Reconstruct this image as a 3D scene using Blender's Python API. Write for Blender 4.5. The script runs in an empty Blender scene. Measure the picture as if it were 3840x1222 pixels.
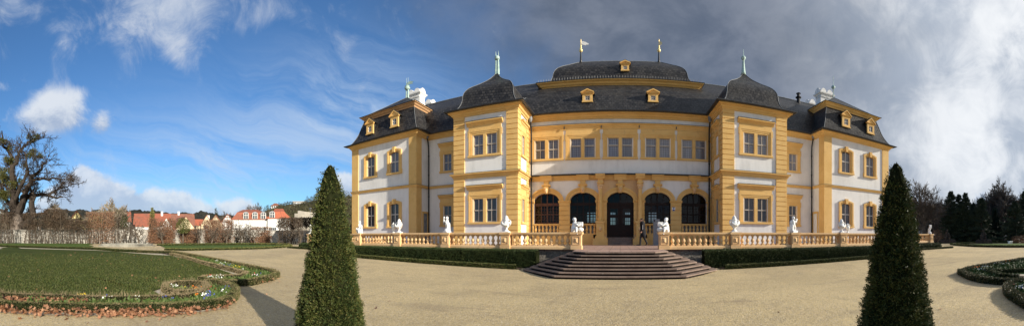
import bpy, bmesh, math, random
import numpy as np
from mathutils import Vector, Matrix, noise as mnoise
R = math.radians
random.seed(7); rng = np.random.default_rng(7)
S = bpy.context.scene
COL = S.collection
EYE = 1.55
# ---------------------------------------------------------------- ground height
def gz(x, y):
    r = math.hypot(x, y)
    return 0.0 if r < 13 else 0.42*(1-math.exp(-(r-13)/9.0))
PXR, X0, H0 = 1235.0, 2326.0, 884.0
def az(px): return (px-X0)/PXR
def at(px, r):
    a = az(px); return (r*math.sin(a), r*math.cos(a))
def zat(py, r): return EYE + (H0-py)*r/PXR
def gp(px, py):
    "survey point on the garden ground"
    lo, hi = 2.0, 300.0
    for _ in range(60):
        m = (lo+hi)/2
        g = gz(m, 0)
        if (EYE-g)*PXR/m > py-H0: lo = m
        else: hi = m
    return at(px, lo)
# ---------------------------------------------------------------- materials
class NT:
    def __init__(s, tree): s.t = tree; s.n = tree.nodes; s.l = tree.links
    def node(s, typ, **kw):
        n = s.n.new(typ)
        for k, v in kw.items(): setattr(n, k, v)
        return n
    def put(s, sock, v):
        if isinstance(v, bpy.types.NodeSocket): s.l.new(v, sock)
        elif v is not None: sock.default_value = v
    def m(s, op, a, b=None, c=None, clamp=False):
        n = s.node('ShaderNodeMath', operation=op); n.use_clamp = clamp
        s.put(n.inputs[0], a)
        if b is not None: s.put(n.inputs[1], b)
        if c is not None: s.put(n.inputs[2], c)
        return n.outputs[0]
    def sm(s, v, a, b):
        n = s.node('ShaderNodeMapRange', interpolation_type='SMOOTHSTEP')
        s.put(n.inputs[0], v); n.inputs[1].default_value = a; n.inputs[2].default_value = b
        return n.outputs[0]
    def mix(s, f, a, b, mode='MIX'):
        n = s.node('ShaderNodeMix', data_type='RGBA', blend_type=mode)
        s.put(n.inputs[0], f)
        s.put(n.inputs[6], a if isinstance(a, bpy.types.NodeSocket) else (*a, 1))
        s.put(n.inputs[7], b if isinstance(b, bpy.types.NodeSocket) else (*b, 1))
        return n.outputs[2]
    def noise(s, vec, scale, detail=4, rough=.55, dist=0.0):
        n = s.node('ShaderNodeTexNoise'); s.put(n.inputs['Vector'], vec)
        n.inputs['Scale'].default_value = scale; n.inputs['Detail'].default_value = detail
        n.inputs['Roughness'].default_value = rough; n.inputs['Distortion'].default_value = dist
        return n.outputs[0]
    def comb(s, x, y, z):
        n = s.node('ShaderNodeCombineXYZ')
        for i, v in enumerate((x, y, z)): s.put(n.inputs[i], v)
        return n.outputs[0]
    def sep(s, v):
        n = s.node('ShaderNodeSeparateXYZ'); s.put(n.inputs[0], v); return n.outputs
def base_mat(name, rough=.8, spec=.3):
    m = bpy.data.materials.new(name); m.use_nodes = True
    t = NT(m.node_tree); b = t.n['Principled BSDF']
    b.inputs['Roughness'].default_value = rough
    b.inputs['Specular IOR Level'].default_value = spec
    pos = t.node('ShaderNodeNewGeometry').outputs['Position']
    return m, t, b, pos
def bump(t, b, h, strength=.3, dist=.02):
    n = t.node('ShaderNodeBump'); n.inputs['Strength'].default_value = strength
    n.inputs['Distance'].default_value = dist
    t.put(n.inputs['Height'], h); t.l.new(n.outputs[0], b.inputs['Normal'])
def noisy(name, c1, c2, scale=3, rough=.8, spec=.3, bscale=40, bstr=.2, bdist=.01, detail=5, c3=None, s3=.4, lo=.35, hi=.65):
    m, t, b, pos = base_mat(name, rough, spec)
    f = t.sm(t.noise(pos, scale, detail), lo, hi)
    c = t.mix(f, c1, c2)
    if c3: c = t.mix(t.sm(t.noise(pos, s3, 3), .5, .75), c, c3)
    t.put(b.inputs['Base Color'], c)
    if bstr: bump(t, b, t.noise(pos, bscale, 3), bstr, bdist)
    return m
def foliage(name, c1, c2, c3, rough=.6, scale=1.2, trans=True):
    m, t, b, pos = base_mat(name, rough, .25)
    g = t.node('ShaderNodeNewGeometry')
    f = t.sm(t.noise(pos, scale, 4), .35, .65)
    c = t.mix(f, c1, c2)
    c = t.mix(t.m('MULTIPLY', t.sm(g.outputs['Random Per Island'], .55, 1), .8), c, c3)
    t.put(b.inputs['Base Color'], c)
    return m
M = {}
# white lime plaster, faint streaks
def plaster():
    m, t, b, pos = base_mat('plaster_white', .88, .2)
    x, y, z = t.sep(pos)
    streak = t.m('ADD', t.m('MULTIPLY', t.noise(t.comb(t.m('MULTIPLY', t.m('ADD', x, y), 2.6), 0.0, t.m('MULTIPLY', z, .5)), 1.2, 5), .45), t.m('MULTIPLY', t.noise(pos, .55, 5, .6), .55))
    c = t.mix(t.sm(streak, .44, .66), (.80, .785, .76), (.69, .675, .65))
    c = t.mix(t.m('MULTIPLY', t.sm(t.noise(pos, .9, 5), .5, .8), .5), c, (.62, .60, .57))
    t.put(b.inputs['Base Color'], c); bump(t, b, t.noise(pos, 18, 5), .25, .012)
    return m
M['white'] = plaster()
def ochre(name, c1, c2, c3):
    m, t, b, pos = base_mat(name, .8, .25)
    c = t.mix(t.sm(t.noise(pos, 1.3, 6), .35, .7), c1, c2)
    c = t.mix(t.m('MULTIPLY', t.sm(t.noise(pos, 5, 6, .65), .56, .72), .55), c, c3)
    t.put(b.inputs['Base Color'], c); bump(t, b, t.noise(pos, 22, 5), .3, .012)
    return m
M['ochre'] = ochre('ochre_painted_stone', (.74, .48, .18), (.68, .42, .14), (.50, .32, .13))
M['sand'] = ochre('yellow_sandstone', (.70, .48, .26), (.64, .40, .19), (.38, .25, .14))
def slate():
    m, t, b, pos = base_mat('slate', .5, .3)
    g = t.node('ShaderNodeNewGeometry'); nx, ny, nz = t.sep(g.outputs['True Normal'])
    x, y, z = t.sep(pos)
    side = t.m('GREATER_THAN', t.m('ABSOLUTE', nx), t.m('ABSOLUTE', ny))
    mm = t.node('ShaderNodeMix', data_type='FLOAT'); t.put(mm.inputs[0], side); t.put(mm.inputs[2], x); t.put(mm.inputs[3], y)
    u = mm.outputs[0]
    # slightly slanting courses as on hand laid slate
    v = t.m('ADD', z, t.m('MULTIPLY', u, .08))
    br = t.node('ShaderNodeTexBrick'); t.put(br.inputs['Vector'], t.comb(u, v, 0.0))
    br.inputs['Scale'].default_value = 1.0; br.inputs['Brick Width'].default_value = .24; br.inputs['Row Height'].default_value = .19
    br.inputs['Mortar Size'].default_value = .026; br.inputs['Mortar Smooth'].default_value = .6
    br.inputs['Color1'].default_value = (.012, .012, .014, 1); br.inputs['Color2'].default_value = (.050, .047, .046, 1)
    br.inputs['Mortar'].default_value = (.006, .006, .007, 1)
    c = t.mix(t.sm(t.noise(pos, .7, 5), .4, .75), br.outputs[0], (.048, .044, .038), 'MIX')
    c = t.mix(.45, br.outputs[0], c)
    t.put(b.inputs['Base Color'], c)
    rr = t.m('ADD', t.m('MULTIPLY', t.noise(pos, 9, 3), .35), .34); t.put(b.inputs['Roughness'], rr)
    fr = t.m('FRACT', t.m('DIVIDE', v, .19))
    h = t.m('ADD', t.m('MULTIPLY', t.m('SUBTRACT', 1.0, fr), .8), t.m('MULTIPLY', t.noise(pos, 6, 3), .8))
    bump(t, b, h, .9, .05)
    return m
M['slate'] = slate()
M['gutter'] = noisy('dark_lead', (.018, .02, .024), (.035, .036, .04), 3, .45, .5, bstr=.1)
M['lead'] = noisy('grey_lead', (.16, .17, .18), (.24, .25, .26), 3, .5, .5, bstr=.1)
M['copper'] = noisy('green_copper', (.42, .55, .50), (.30, .43, .40), 5, .6, .4, bstr=.15)
m, t, b, pos = base_mat('gilding', .35, .6); b.inputs['Base Color'].default_value = (.85, .66, .30, 1); b.inputs['Metallic'].default_value = .25; M['gilt'] = m
M['chimney'] = noisy('white_stucco', (.80, .79, .77), (.70, .69, .67), 4, .8, .2)
M['sash'] = noisy('sash_paint', (.50, .45, .38), (.42, .37, .31), 5, .6, .3, bstr=.05)
M['sashwhite'] = noisy('sash_white', (.62, .60, .56), (.54, .52, .48), 5, .6, .3, bstr=.05)
M['wood'] = noisy('dark_oak', (.018, .008, .006), (.011, .006, .005), 6, .6, .2, bstr=.2)
M['riser'] = noisy('dirty_shaded_riser', (.014, .010, .008), (.008, .006, .005), 4, .9, .15, bscale=14, bstr=.5, c3=(.05, .035, .028), s3=2)  # dirt and the shade under the nosings, both put into the riser colour
M['woodred'] = noisy('oak_red', (.09, .032, .016), (.055, .02, .012), 6, .45, .4, bstr=.2)
def glass(name, cur, dark, gx=.155, gh=.155):
    "leaded pane with pale curtain behind, lead came pattern"
    m, t, b, pos = base_mat(name, .08, .6)
    x, y, z = t.sep(pos)
    u = t.m('ADD', x, y)
    lx = t.m('LESS_THAN', t.m('ABSOLUTE', t.m('SUBTRACT', t.m('FRACT', t.m('DIVIDE', u, gx)), .5)), .07)
    lz = t.m('LESS_THAN', t.m('ABSOLUTE', t.m('SUBTRACT', t.m('FRACT', t.m('DIVIDE', z, gh)), .5)), .07)
    fold = t.sm(t.noise(t.comb(t.m('MULTIPLY', u, 5), 0.0, t.m('MULTIPLY', z, .3)), 2.0, 3), .3, .7)
    oi = t.node('ShaderNodeObjectInfo').outputs['Random']
    c = t.mix(fold, cur, dark)
    c = t.mix(t.m('MULTIPLY', oi, .75), c, tuple(v*.35 for v in dark))
    lead = t.m('MAXIMUM', lx, lz)
    c = t.mix(t.m('MULTIPLY', lead, .75), c, (.03, .03, .035))
    t.put(b.inputs['Base Color'], c)
    bump(t, b, t.noise(pos, 5, 2), .12, .02)
    return m
M['pane'] = glass('curtained_pane', (.30, .30, .33), (.19, .19, .22))
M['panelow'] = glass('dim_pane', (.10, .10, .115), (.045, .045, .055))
m, t, b, pos = base_mat('clear_glass', .03, .5)
tr = t.node('ShaderNodeBsdfTransparent'); gl = t.node('ShaderNodeBsdfGlossy'); gl.inputs['Roughness'].default_value = .03
tr.inputs[0].default_value = (.32, .32, .32, 1)
mx = t.node('ShaderNodeMixShader'); fr = t.node('ShaderNodeFresnel'); fr.inputs[0].default_value = 1.33
t.l.new(t.m('ADD', fr.outputs[0], .002), mx.inputs[0]); t.l.new(tr.outputs[0], mx.inputs[1]); t.l.new(gl.outputs[0], mx.inputs[2])
t.l.new(mx.outputs[0], t.n['Material Output'].inputs[0]); M['glass'] = m
M['marble'] = noisy('white_marble', (.84, .84, .83), (.74, .74, .72), 6, .6, .3, bscale=30, bstr=.15, c3=(.50, .50, .47), s3=7)
def rubble(name, c1, c2, sc=4.2, mortar=(.20, .18, .155)):
    m, t, b, pos = base_mat(name, .9, .2)
    v = t.node('ShaderNodeTexVoronoi', feature='DISTANCE_TO_EDGE'); t.put(v.inputs['Vector'], pos); v.inputs['Scale'].default_value = sc
    v2 = t.node('ShaderNodeTexVoronoi'); t.put(v2.inputs['Vector'], pos); v2.inputs['Scale'].default_value = sc
    c = t.mix(t.m('MULTIPLY', t.sep(v2.outputs['Color'])[0], 1.0), c1, c2)
    e = t.sm(v.outputs[0], .03, .10)
    c = t.mix(e, mortar, c); c = t.mix(t.m('MULTIPLY', t.noise(pos, 20, 4), .3), c, (.05, .05, .045))
    t.put(b.inputs['Base Color'], c); bump(t, b, t.m('ADD', e, t.noise(pos, 14, 3)), .8, .04)
    return m
M['rubble'] = rubble('rubble_stone', (.16, .145, .13), (.30, .27, .23), 7)
M['gardenwall'] = rubble('garden_wall_stone', (.38, .36, .32), (.56, .53, .48), 3.2, (.48, .45, .40))
def stepstone():
    m, t, b, pos = base_mat('red_sandstone_steps', .82, .25)
    c = t.mix(t.sm(t.noise(pos, 2.2, 6), .35, .7), (.24, .175, .14), (.17, .12, .097))
    c = t.mix(t.m('MULTIPLY', t.sm(t.noise(pos, 9, 6, .7), .55, .75), .7), c, (.42, .36, .31))
    c = t.mix(t.m('MULTIPLY', t.sm(t.noise(pos, 3.5, 5, .7), .58, .8), .6), c, (.09, .07, .055))
    t.put(b.inputs['Base Color'], c); bump(t, b, t.noise(pos, 16, 5), .5, .015)
    return m
M['step'] = stepstone()
def paving():
    m, t, b, pos = base_mat('terrace_paving', .8, .25)
    br = t.node('ShaderNodeTexBrick'); t.put(br.inputs['Vector'], pos); br.inputs['Scale'].default_value = 1
    br.inputs['Brick Width'].default_value = .9; br.inputs['Row Height'].default_value = .6; br.inputs['Mortar Size'].default_value = .02
    br.inputs['Color1'].default_value = (.40, .27, .22, 1); br.inputs['Color2'].default_value = (.32, .20, .165, 1); br.inputs['Mortar'].default_value = (.14, .10, .085, 1)
    c = t.mix(t.m('MULTIPLY', t.sm(t.noise(pos, 3, 5), .45, .75), .5), br.outputs[0], (.48, .38, .32))
    t.put(b.inputs['Base Color'], c); bump(t, b, t.noise(pos, 20, 4), .3, .01)
    return m
M['paving'] = paving()
def gravel():
    m, t, b, pos = base_mat('gravel_yellow', .92, .15)
    big = t.sm(t.noise(pos, .22, 6, .65, .5), .38, .62)
    c = t.mix(big, (.60, .47, .252), (.48, .375, .205))
    c = t.mix(t.m('MULTIPLY', t.sm(t.noise(pos, 1.1, 6, .7, .6), .50, .70), .45), c, (.33, .26, .165))
    v = t.node('ShaderNodeTexVoronoi'); t.put(v.inputs['Vector'], pos); v.inputs['Scale'].default_value = 60
    r0 = t.sep(v.outputs['Color'])[0]
    c = t.mix(t.m('MULTIPLY', t.sm(r0, .62, 1.0), .75), c, (.20, .155, .11))
    c = t.mix(t.m('MULTIPLY', t.sm(t.sep(v.outputs['Color'])[1], .72, 1.0), .7), c, (.66, .58, .45))
    v3 = t.node('ShaderNodeTexVoronoi'); t.put(v3.inputs['Vector'], pos); v3.inputs['Scale'].default_value = 22
    c = t.mix(t.m('MULTIPLY', t.sm(t.sep(v3.outputs['Color'])[0], .70, 1.0), .30), c, (.27, .205, .14))
    c = t.mix(t.m('MULTIPLY', t.sm(t.noise(pos, 14, 4, .7), .52, .70), .22), c, (.24, .19, .135))
    # faint raking and foot tracks
    x, y, z = t.sep(pos)
    tr = t.noise(t.comb(t.m('MULTIPLY', x, .35), t.m('MULTIPLY', y, 1.6), 0.0), 1.0, 5, .6, .8)
    c = t.mix(t.m('MULTIPLY', t.sm(tr, .56, .68), .35), c, (.26, .20, .14))
    t.put(b.inputs['Base Color'], c)
    h = t.m('ADD', v.outputs['Distance'], t.m('MULTIPLY', t.noise(pos, 7, 5), 2.5))
    c2 = t.mix(t.m('MULTIPLY', t.sm(t.noise(t.comb(t.m('MULTIPLY', x, .18), t.m('MULTIPLY', y, .5), 0.0), 1.3, 7, .7, 1.2), .50, .66), .30), c, (.30, .24, .155)); t.put(b.inputs['Base Color'], c2)
    bump(t, b, h, .6, .014)
    return m
M['gravel'] = gravel()
def lawnmat(name, a, b_, c_):
    m, t, b, pos = base_mat(name, .95, .08)
    c = t.mix(t.sm(t.noise(pos, .5, 6, .65), .35, .65), a, b_)
    c = t.mix(t.m('MULTIPLY', t.sm(t.noise(pos, 6, 5, .7), .5, .7), .5), c, c_)
    c = t.mix(t.m('MULTIPLY', t.sm(t.noise(pos, 45, 3, .7), .5, .7), .5), c, (.020, .032, .008))
    t.put(b.inputs['Base Color'], c); bump(t, b, t.noise(pos, 40, 4, .7), .8, .04)
    return m
M['lawn'] = lawnmat('lawn_turf', (.050, .068, .015), (.064, .076, .019), (.10, .088, .030))
M['lawnfar'] = lawnmat('lawn_turf_bright', (.075, .125, .028), (.10, .14, .035), (.13, .13, .05))
M['soil'] = noisy('bed_soil', (.045, .032, .022), (.08, .058, .04), 8, .95, .1, bscale=30, bstr=.8, bdist=.03)
M['edge'] = noisy('pale_path_edge', (.50, .44, .34), (.40, .34, .25), 7, .9, .15, bscale=60, bstr=.5)
M['box'] = foliage('boxwood', (.045, .072, .014), (.085, .095, .022), (.20, .155, .075), scale=2.5)
M['boxdry'] = foliage('boxwood_dry', (.20, .155, .085), (.26, .20, .12), (.06, .075, .02), scale=2.5)
M['yew'] = foliage('yew', (.030, .052, .012), (.062, .078, .018), (.135, .115, .035), scale=4)
M['hedge'] = foliage('clipped_hedge', (.020, .040, .012), (.040, .060, .016), (.075, .085, .025), scale=2)
M['brownleaf'] = foliage('dry_hornbeam', (.22, .11, .062), (.16, .085, .052), (.32, .19, .11), scale=1)
M['darkleaf'] = foliage('dark_hornbeam', (.085, .055, .035), (.055, .042, .028), (.12, .08, .05), scale=1)  # darker brown leaf tones for the dark screens and undergrowth
M['olive'] = foliage('olive_leaf', (.10, .11, .03), (.14, .14, .04), (.18, .17, .06), scale=1)
M['mistletoe'] = foliage('mistletoe', (.055, .060, .012), (.085, .085, .02), (.12, .11, .03), scale=1)
M['spruce'] = foliage('spruce', (.026, .040, .022), (.038, .054, .028), (.065, .075, .038), scale=.8)
M['boxmix'] = foliage('boxwood_tan_tips', (.05, .068, .016), (.15, .125, .06), (.25, .19, .10), scale=5)
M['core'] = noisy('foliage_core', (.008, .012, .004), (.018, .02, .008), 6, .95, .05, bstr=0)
M['bark'] = noisy('bark', (.085, .068, .052), (.13, .105, .082), 2.5, .92, .15, bscale=9, bstr=.8, bdist=.08)
M['barkbrown'] = noisy('bark_brown_grey', (.085, .068, .056), (.12, .098, .08), 2.5, .92, .15, bstr=0)
M['barkdark'] = noisy('bark_dark', (.035, .028, .023), (.06, .047, .038), 2.5, .92, .15, bscale=9, bstr=.6, bdist=.06)
M['barkpale'] = noisy('bark_pale', (.22, .18, .135), (.30, .25, .19), 2.5, .92, .15, bstr=0)
M['leaf'] = foliage('fallen_leaf', (.31, .15, .08), (.22, .105, .058), (.42, .24, .14), scale=5)
M['rooftile'] = noisy('red_roof_tile', (.33, .11, .068), (.26, .095, .06), 1.2, .85, .2, bscale=6, bstr=.5, bdist=.05, c3=(.22, .10, .07), s3=.3)
M['roofbright'] = noisy('bright_roof_tile', (.42, .125, .065), (.35, .105, .06), 1.2, .8, .25, bscale=6, bstr=.5, bdist=.05)
M['roofbrown'] = noisy('brown_roof_tile', (.20, .095, .07), (.27, .12, .08), 1.0, .88, .2, bscale=6, bstr=.5, bdist=.05)
M['hwhite'] = noisy('house_white', (.78, .77, .76), (.70, .69, .67), .8, .9, .2, bstr=0)
M['hcream'] = noisy('house_cream', (.70, .58, .40), (.64, .52, .35), .8, .9, .2, bstr=0)
M['hyellow'] = noisy('house_yellow', (.74, .62, .30), (.66, .55, .27), .8, .9, .2, bstr=0)
M['timber'] = noisy('house_timber', (.10, .06, .04), (.07, .045, .03), 3, .8, .2, bstr=0)
M['hpane'] = noisy('house_pane', (.06, .07, .085), (.04, .05, .06), 1, .15, .6, bstr=0)
M['concrete'] = noisy('concrete', (.42, .38, .32), (.35, .32, .27), .6, .9, .2, bstr=0)
M['woodland'] = noisy('far_woodland', (.030, .032, .026), (.055, .050, .036), .06, 1, .05, bscale=.25, bstr=1, bdist=3)
M['hillside'] = noisy('hillside_scrub', (.085, .068, .042), (.055, .055, .032), .12, 1, .05, bscale=.6, bstr=1, bdist=1.5, c3=(.12, .095, .06), s3=.05)
M['coat'] = noisy('black_coat', (.012, .012, .015), (.02, .02, .024), 8, .85, .2)
M['trouser'] = noisy('dark_trousers', (.016, .016, .02), (.024, .024, .03), 8, .85, .2)
M['skin'] = noisy('skin', (.48, .27, .19), (.42, .23, .16), 8, .6, .3)
M['hair'] = noisy('brown_hair', (.05, .035, .025), (.08, .055, .04), 30, .8, .2)
M['board'] = noisy('grey_board', (.20, .21, .23), (.17, .18, .20), 3, .5, .4, bstr=0)
M['boardpale'] = noisy('pale_print', (.42, .43, .45), (.38, .39, .41), 3, .5, .4, bstr=0)
def plain(name, c, rough=.6, metal=0):
    m, t, b, pos = base_mat(name, rough, .3); b.inputs['Base Color'].default_value = (*c, 1); b.inputs['Metallic'].default_value = metal
    return m
M['black'] = plain('black_paint', (.012, .012, .014)); M['blueflag'] = plain('sign_blue', (.03, .07, .25)); M['signwhite'] = plain('sign_white', (.8, .8, .8))
M['metal'] = plain('grey_metal', (.30, .31, .33), .4, .6)
M['fwhite'] = plain('petal_white', (.85, .85, .82)); M['fyellow'] = plain('petal_yellow', (.85, .60, .03)); M['fblue'] = plain('petal_blue', (.10, .12, .42)); M['forange'] = plain('petal_orange', (.75, .22, .02))
M['fred'] = plain('petal_red', (.45, .03, .03))
# ---------------------------------------------------------------- objects
def wloc(o):
    v = Vector((0, 0, 0))
    while o: v += o.location; o = o.parent
    return v
def tag(o, label=None, cat=None, group=None, kind=None):
    if label: o['label'] = label
    if cat: o['category'] = cat
    if group: o['group'] = group
    if kind: o['kind'] = kind
    return o
def empty(name, loc, label=None, cat=None, group=None, rz=0):
    o = bpy.data.objects.new(name, None); COL.objects.link(o); o.location = loc; o.rotation_euler.z = rz
    o.empty_display_size = .3
    return tag(o, label, cat, group)
def copy_tree(o, parent=None):
    c = o.copy(); COL.objects.link(c); c.parent = parent
    for ch in list(o.children): copy_tree(ch, c)
    return c
class MB:
    "collects geometry, becomes ONE mesh object"
    def __init__(s): s.v = []; s.f = []
    def poly(s, pts, faces):
        n = len(s.v); s.v.extend(pts); s.f.extend([tuple(i+n for i in f) for f in faces]); return s
    def box(s, x0, x1, y0, y1, z0, z1):
        x0, x1 = sorted((x0, x1)); y0, y1 = sorted((y0, y1)); z0, z1 = sorted((z0, z1))
        return s.poly([(x0, y0, z0), (x1, y0, z0), (x1, y1, z0), (x0, y1, z0), (x0, y0, z1), (x1, y0, z1), (x1, y1, z1), (x0, y1, z1)],
                      [(0, 3, 2, 1), (4, 5, 6, 7), (0, 1, 5, 4), (1, 2, 6, 5), (2, 3, 7, 6), (3, 0, 4, 7)])
    def hexa(s, p):  # 8 points, bottom 4 then top 4, any order of a box
        return s.poly(p, [(0, 3, 2, 1), (4, 5, 6, 7), (0, 1, 5, 4), (1, 2, 6, 5), (2, 3, 7, 6), (3, 0, 4, 7)])
    def prism(s, pts, z0, z1):
        n = len(pts)
        return s.poly([(x, y, z0) for x, y in pts]+[(x, y, z1) for x, y in pts],
                      [tuple(range(n-1, -1, -1)), tuple(range(n, 2*n))]+[(i, (i+1) % n, n+(i+1) % n, n+i) for i in range(n)])
    def lathe(s, prof, c=(0, 0, 0), seg=16, sq=False):
        ring = []
        rows = []
        for r, z in prof:
            row = []
            for k in range(seg):
                a = 2*math.pi*k/seg
                row.append((c[0]+r*math.cos(a), c[1]+r*math.sin(a), c[2]+z))
            rows.append(row)
        n = len(rows)
        fs = [(i*seg+k, i*seg+(k+1) % seg, (i+1)*seg+(k+1) % seg, (i+1)*seg+k) for i in range(n-1) for k in range(seg)]
        fs += [tuple(range(seg-1, -1, -1)), tuple((n-1)*seg+k for k in range(seg))]
        return s.poly([p for r in rows for p in r], fs)
    def tube(s, pts, rad, seg=6, cap=True):
        pts = [Vector(p) for p in pts]; n = len(pts)
        if not hasattr(rad, '__len__'): rad = [rad]*n
        d0 = (pts[1]-pts[0]).normalized(); up = Vector((0, 0, 1)) if abs(d0.z) < .9 else Vector((1, 0, 0))
        a = d0.cross(up).normalized(); vs = []
        for i, p in enumerate(pts):
            d = (pts[min(i+1, n-1)]-pts[max(i-1, 0)]).normalized()
            a = (a-d*a.dot(d)).normalized(); b = d.cross(a)
            for k in range(seg):
                t = 2*math.pi*k/seg; vs.append(tuple(p+(a*math.cos(t)+b*math.sin(t))*rad[i]))
        fs = [(i*seg+k, i*seg+(k+1) % seg, (i+1)*seg+(k+1) % seg, (i+1)*seg+k) for i in range(n-1) for k in range(seg)]
        if cap: fs += [tuple(range(seg-1, -1, -1)), tuple((n-1)*seg+k for k in range(seg))]
        return s.poly(vs, fs)
    def sweep(s, path, prof, closed=False):
        "profile (outward, z) swept along a plan path; outward = right hand side of travel"
        P = [Vector(p) for p in path]; n = len(P); offs = []
        for i in range(n):
            dirs = []
            if closed or i > 0: dirs.append((P[i]-P[i-1]).normalized())
            if closed or i < n-1: dirs.append((P[(i+1) % n]-P[i]).normalized())
            ns = [Vector((d.y, -d.x)) for d in dirs]
            if len(ns) == 1: offs.append(ns[0])
            else:
                m = (ns[0]+ns[1]); m = m.normalized() if m.length > 1e-6 else ns[0]
                offs.append(m/max(.3, m.dot(ns[0])))
        k = len(prof); vs = []
        for p, o in zip(P, offs):
            for (w, z) in prof: vs.append((p.x+o.x*w, p.y+o.y*w, z))
        fs = []
        for i in range(n if closed else n-1):
            j = (i+1) % n
            for a in range(k): b = (a+1) % k; fs.append((i*k+a, i*k+b, j*k+b, j*k+a))
        if not closed: fs += [tuple(range(k-1, -1, -1)), tuple((n-1)*k+a for a in range(k))]
        return s.poly(vs, fs)
    def build(s, name, mat, parent=None, smooth=False, loc=None, label=None, autos=None):
        org = wloc(parent) if parent else Vector(loc) if loc is not None else Vector((0, 0, 0))
        me = bpy.data.meshes.new(name)
        me.from_pydata([(x-org.x, y-org.y, z-org.z) for x, y, z in s.v], [], s.f)
        me.materials.append(mat)
        bm = bmesh.new(); bm.from_mesh(me); bmesh.ops.recalc_face_normals(bm, faces=bm.faces); bm.to_mesh(me); bm.free()
        if smooth: me.polygons.foreach_set('use_smooth', [True]*len(me.polygons))
        me.update()
        o = bpy.data.objects.new(name, me); COL.objects.link(o)
        if parent: o.parent = parent
        elif loc is not None: o.location = loc
        if label: o['label'] = label
        return o
def np_mesh(name, V, F, mat, parent=None, loc=None, smooth=False):
    "V (n,3) array, F (m,4) array"
    org = wloc(parent) if parent else Vector(loc) if loc is not None else Vector((0, 0, 0))
    me = bpy.data.meshes.new(name); V = np.asarray(V, dtype=np.float32)-np.array(org, dtype=np.float32); F = np.asarray(F, dtype=np.int32)
    me.vertices.add(len(V)); me.vertices.foreach_set('co', V.ravel())
    k = F.shape[1]
    me.loops.add(F.size); me.loops.foreach_set('vertex_index', F.ravel())
    me.polygons.add(len(F)); me.polygons.foreach_set('loop_start', np.arange(0, F.size, k, dtype=np.int32))
    me.materials.append(mat); me.update(calc_edges=True); me.validate()
    if smooth: me.polygons.foreach_set('use_smooth', np.ones(len(F), dtype=bool))
    o = bpy.data.objects.new(name, me); COL.objects.link(o)
    if parent: o.parent = parent
    elif loc is not None: o.location = loc
    return o
def leaf_cards(P, N, L, W, spread=.7):
    "rhombus leaves at points P with outward normals N; returns V,F"
    n = len(P); P = np.asarray(P, float); N = np.asarray(N, float)
    d = N+rng.normal(0, spread, (n, 3)); d /= np.linalg.norm(d, axis=1)[:, None]
    s = np.cross(d, rng.normal(0, 1, (n, 3))); s /= np.linalg.norm(s, axis=1)[:, None]+1e-9
    l = (L*rng.uniform(.6, 1.3, n))[:, None]; w = (W*rng.uniform(.6, 1.3, n))[:, None]
    V = np.stack([P, P+d*l*.5+s*w*.5, P+d*l, P+d*l*.5-s*w*.5], 1).reshape(-1, 3)
    return V, np.arange(4*n).reshape(-1, 4)
def merge(*vf):
    V = []; F = []; o = 0
    for v, f in vf: V.append(v); F.append(np.asarray(f)+o); o += len(v)
    return np.concatenate(V), np.concatenate(F)
def blob(name, caps, mat, parent=None, vox=.012, ell=(), smooth=2, boxes=()):
    "one continuous surface: voxel union of tapered limbs (p0,p1,r0,r1), ellipsoids (c, radii, rz) and boxes"
    mb = MB()
    def ellipsoid(c, rad, rot=None, seg=14, rings=9):
        vs = []; rm = rot or Matrix.Identity(3)
        for i in range(1, rings):
            ph = math.pi*i/rings
            for k in range(seg):
                th = 2*math.pi*k/seg
                p = rm@Vector((rad[0]*math.sin(ph)*math.cos(th), rad[1]*math.sin(ph)*math.sin(th), rad[2]*math.cos(ph)))
                vs.append(tuple(Vector(c)+p))
        top = len(vs); vs.append(tuple(Vector(c)+rm@Vector((0, 0, rad[2])))); vs.append(tuple(Vector(c)-rm@Vector((0, 0, rad[2]))))
        fs = [(i*seg+k, (i+1)*seg+k, (i+1)*seg+(k+1) % seg, i*seg+(k+1) % seg) for i in range(rings-2) for k in range(seg)]
        fs += [(top, k, (k+1) % seg) for k in range(seg)]+[(top+1, (rings-2)*seg+(k+1) % seg, (rings-2)*seg+k) for k in range(seg)]
        mb.poly(vs, fs)
    for p0, p1, r0, r1 in caps:
        mb.tube([p0, p1], [r0, r1], 12); ellipsoid(p0, (r0,)*3, None, 12, 7); ellipsoid(p1, (r1,)*3, None, 12, 7)
    for e in ell: ellipsoid(*e)
    for b in boxes: mb.box(*b)
    o = mb.build(name, mat)
    rm = o.modifiers.new('r', 'REMESH'); rm.mode = 'VOXEL'; rm.voxel_size = vox; rm.use_smooth_shade = True
    sm = o.modifiers.new('s', 'SMOOTH'); sm.iterations = smooth; sm.factor = .5
    dg = bpy.context.evaluated_depsgraph_get()
    me = bpy.data.meshes.new_from_object(o.evaluated_get(dg)); o.modifiers.clear(); old = o.data; o.data = me
    bpy.data.meshes.remove(old); me.name = name
    if not me.materials: me.materials.append(mat)
    if parent: o.parent = parent
    return o
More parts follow.
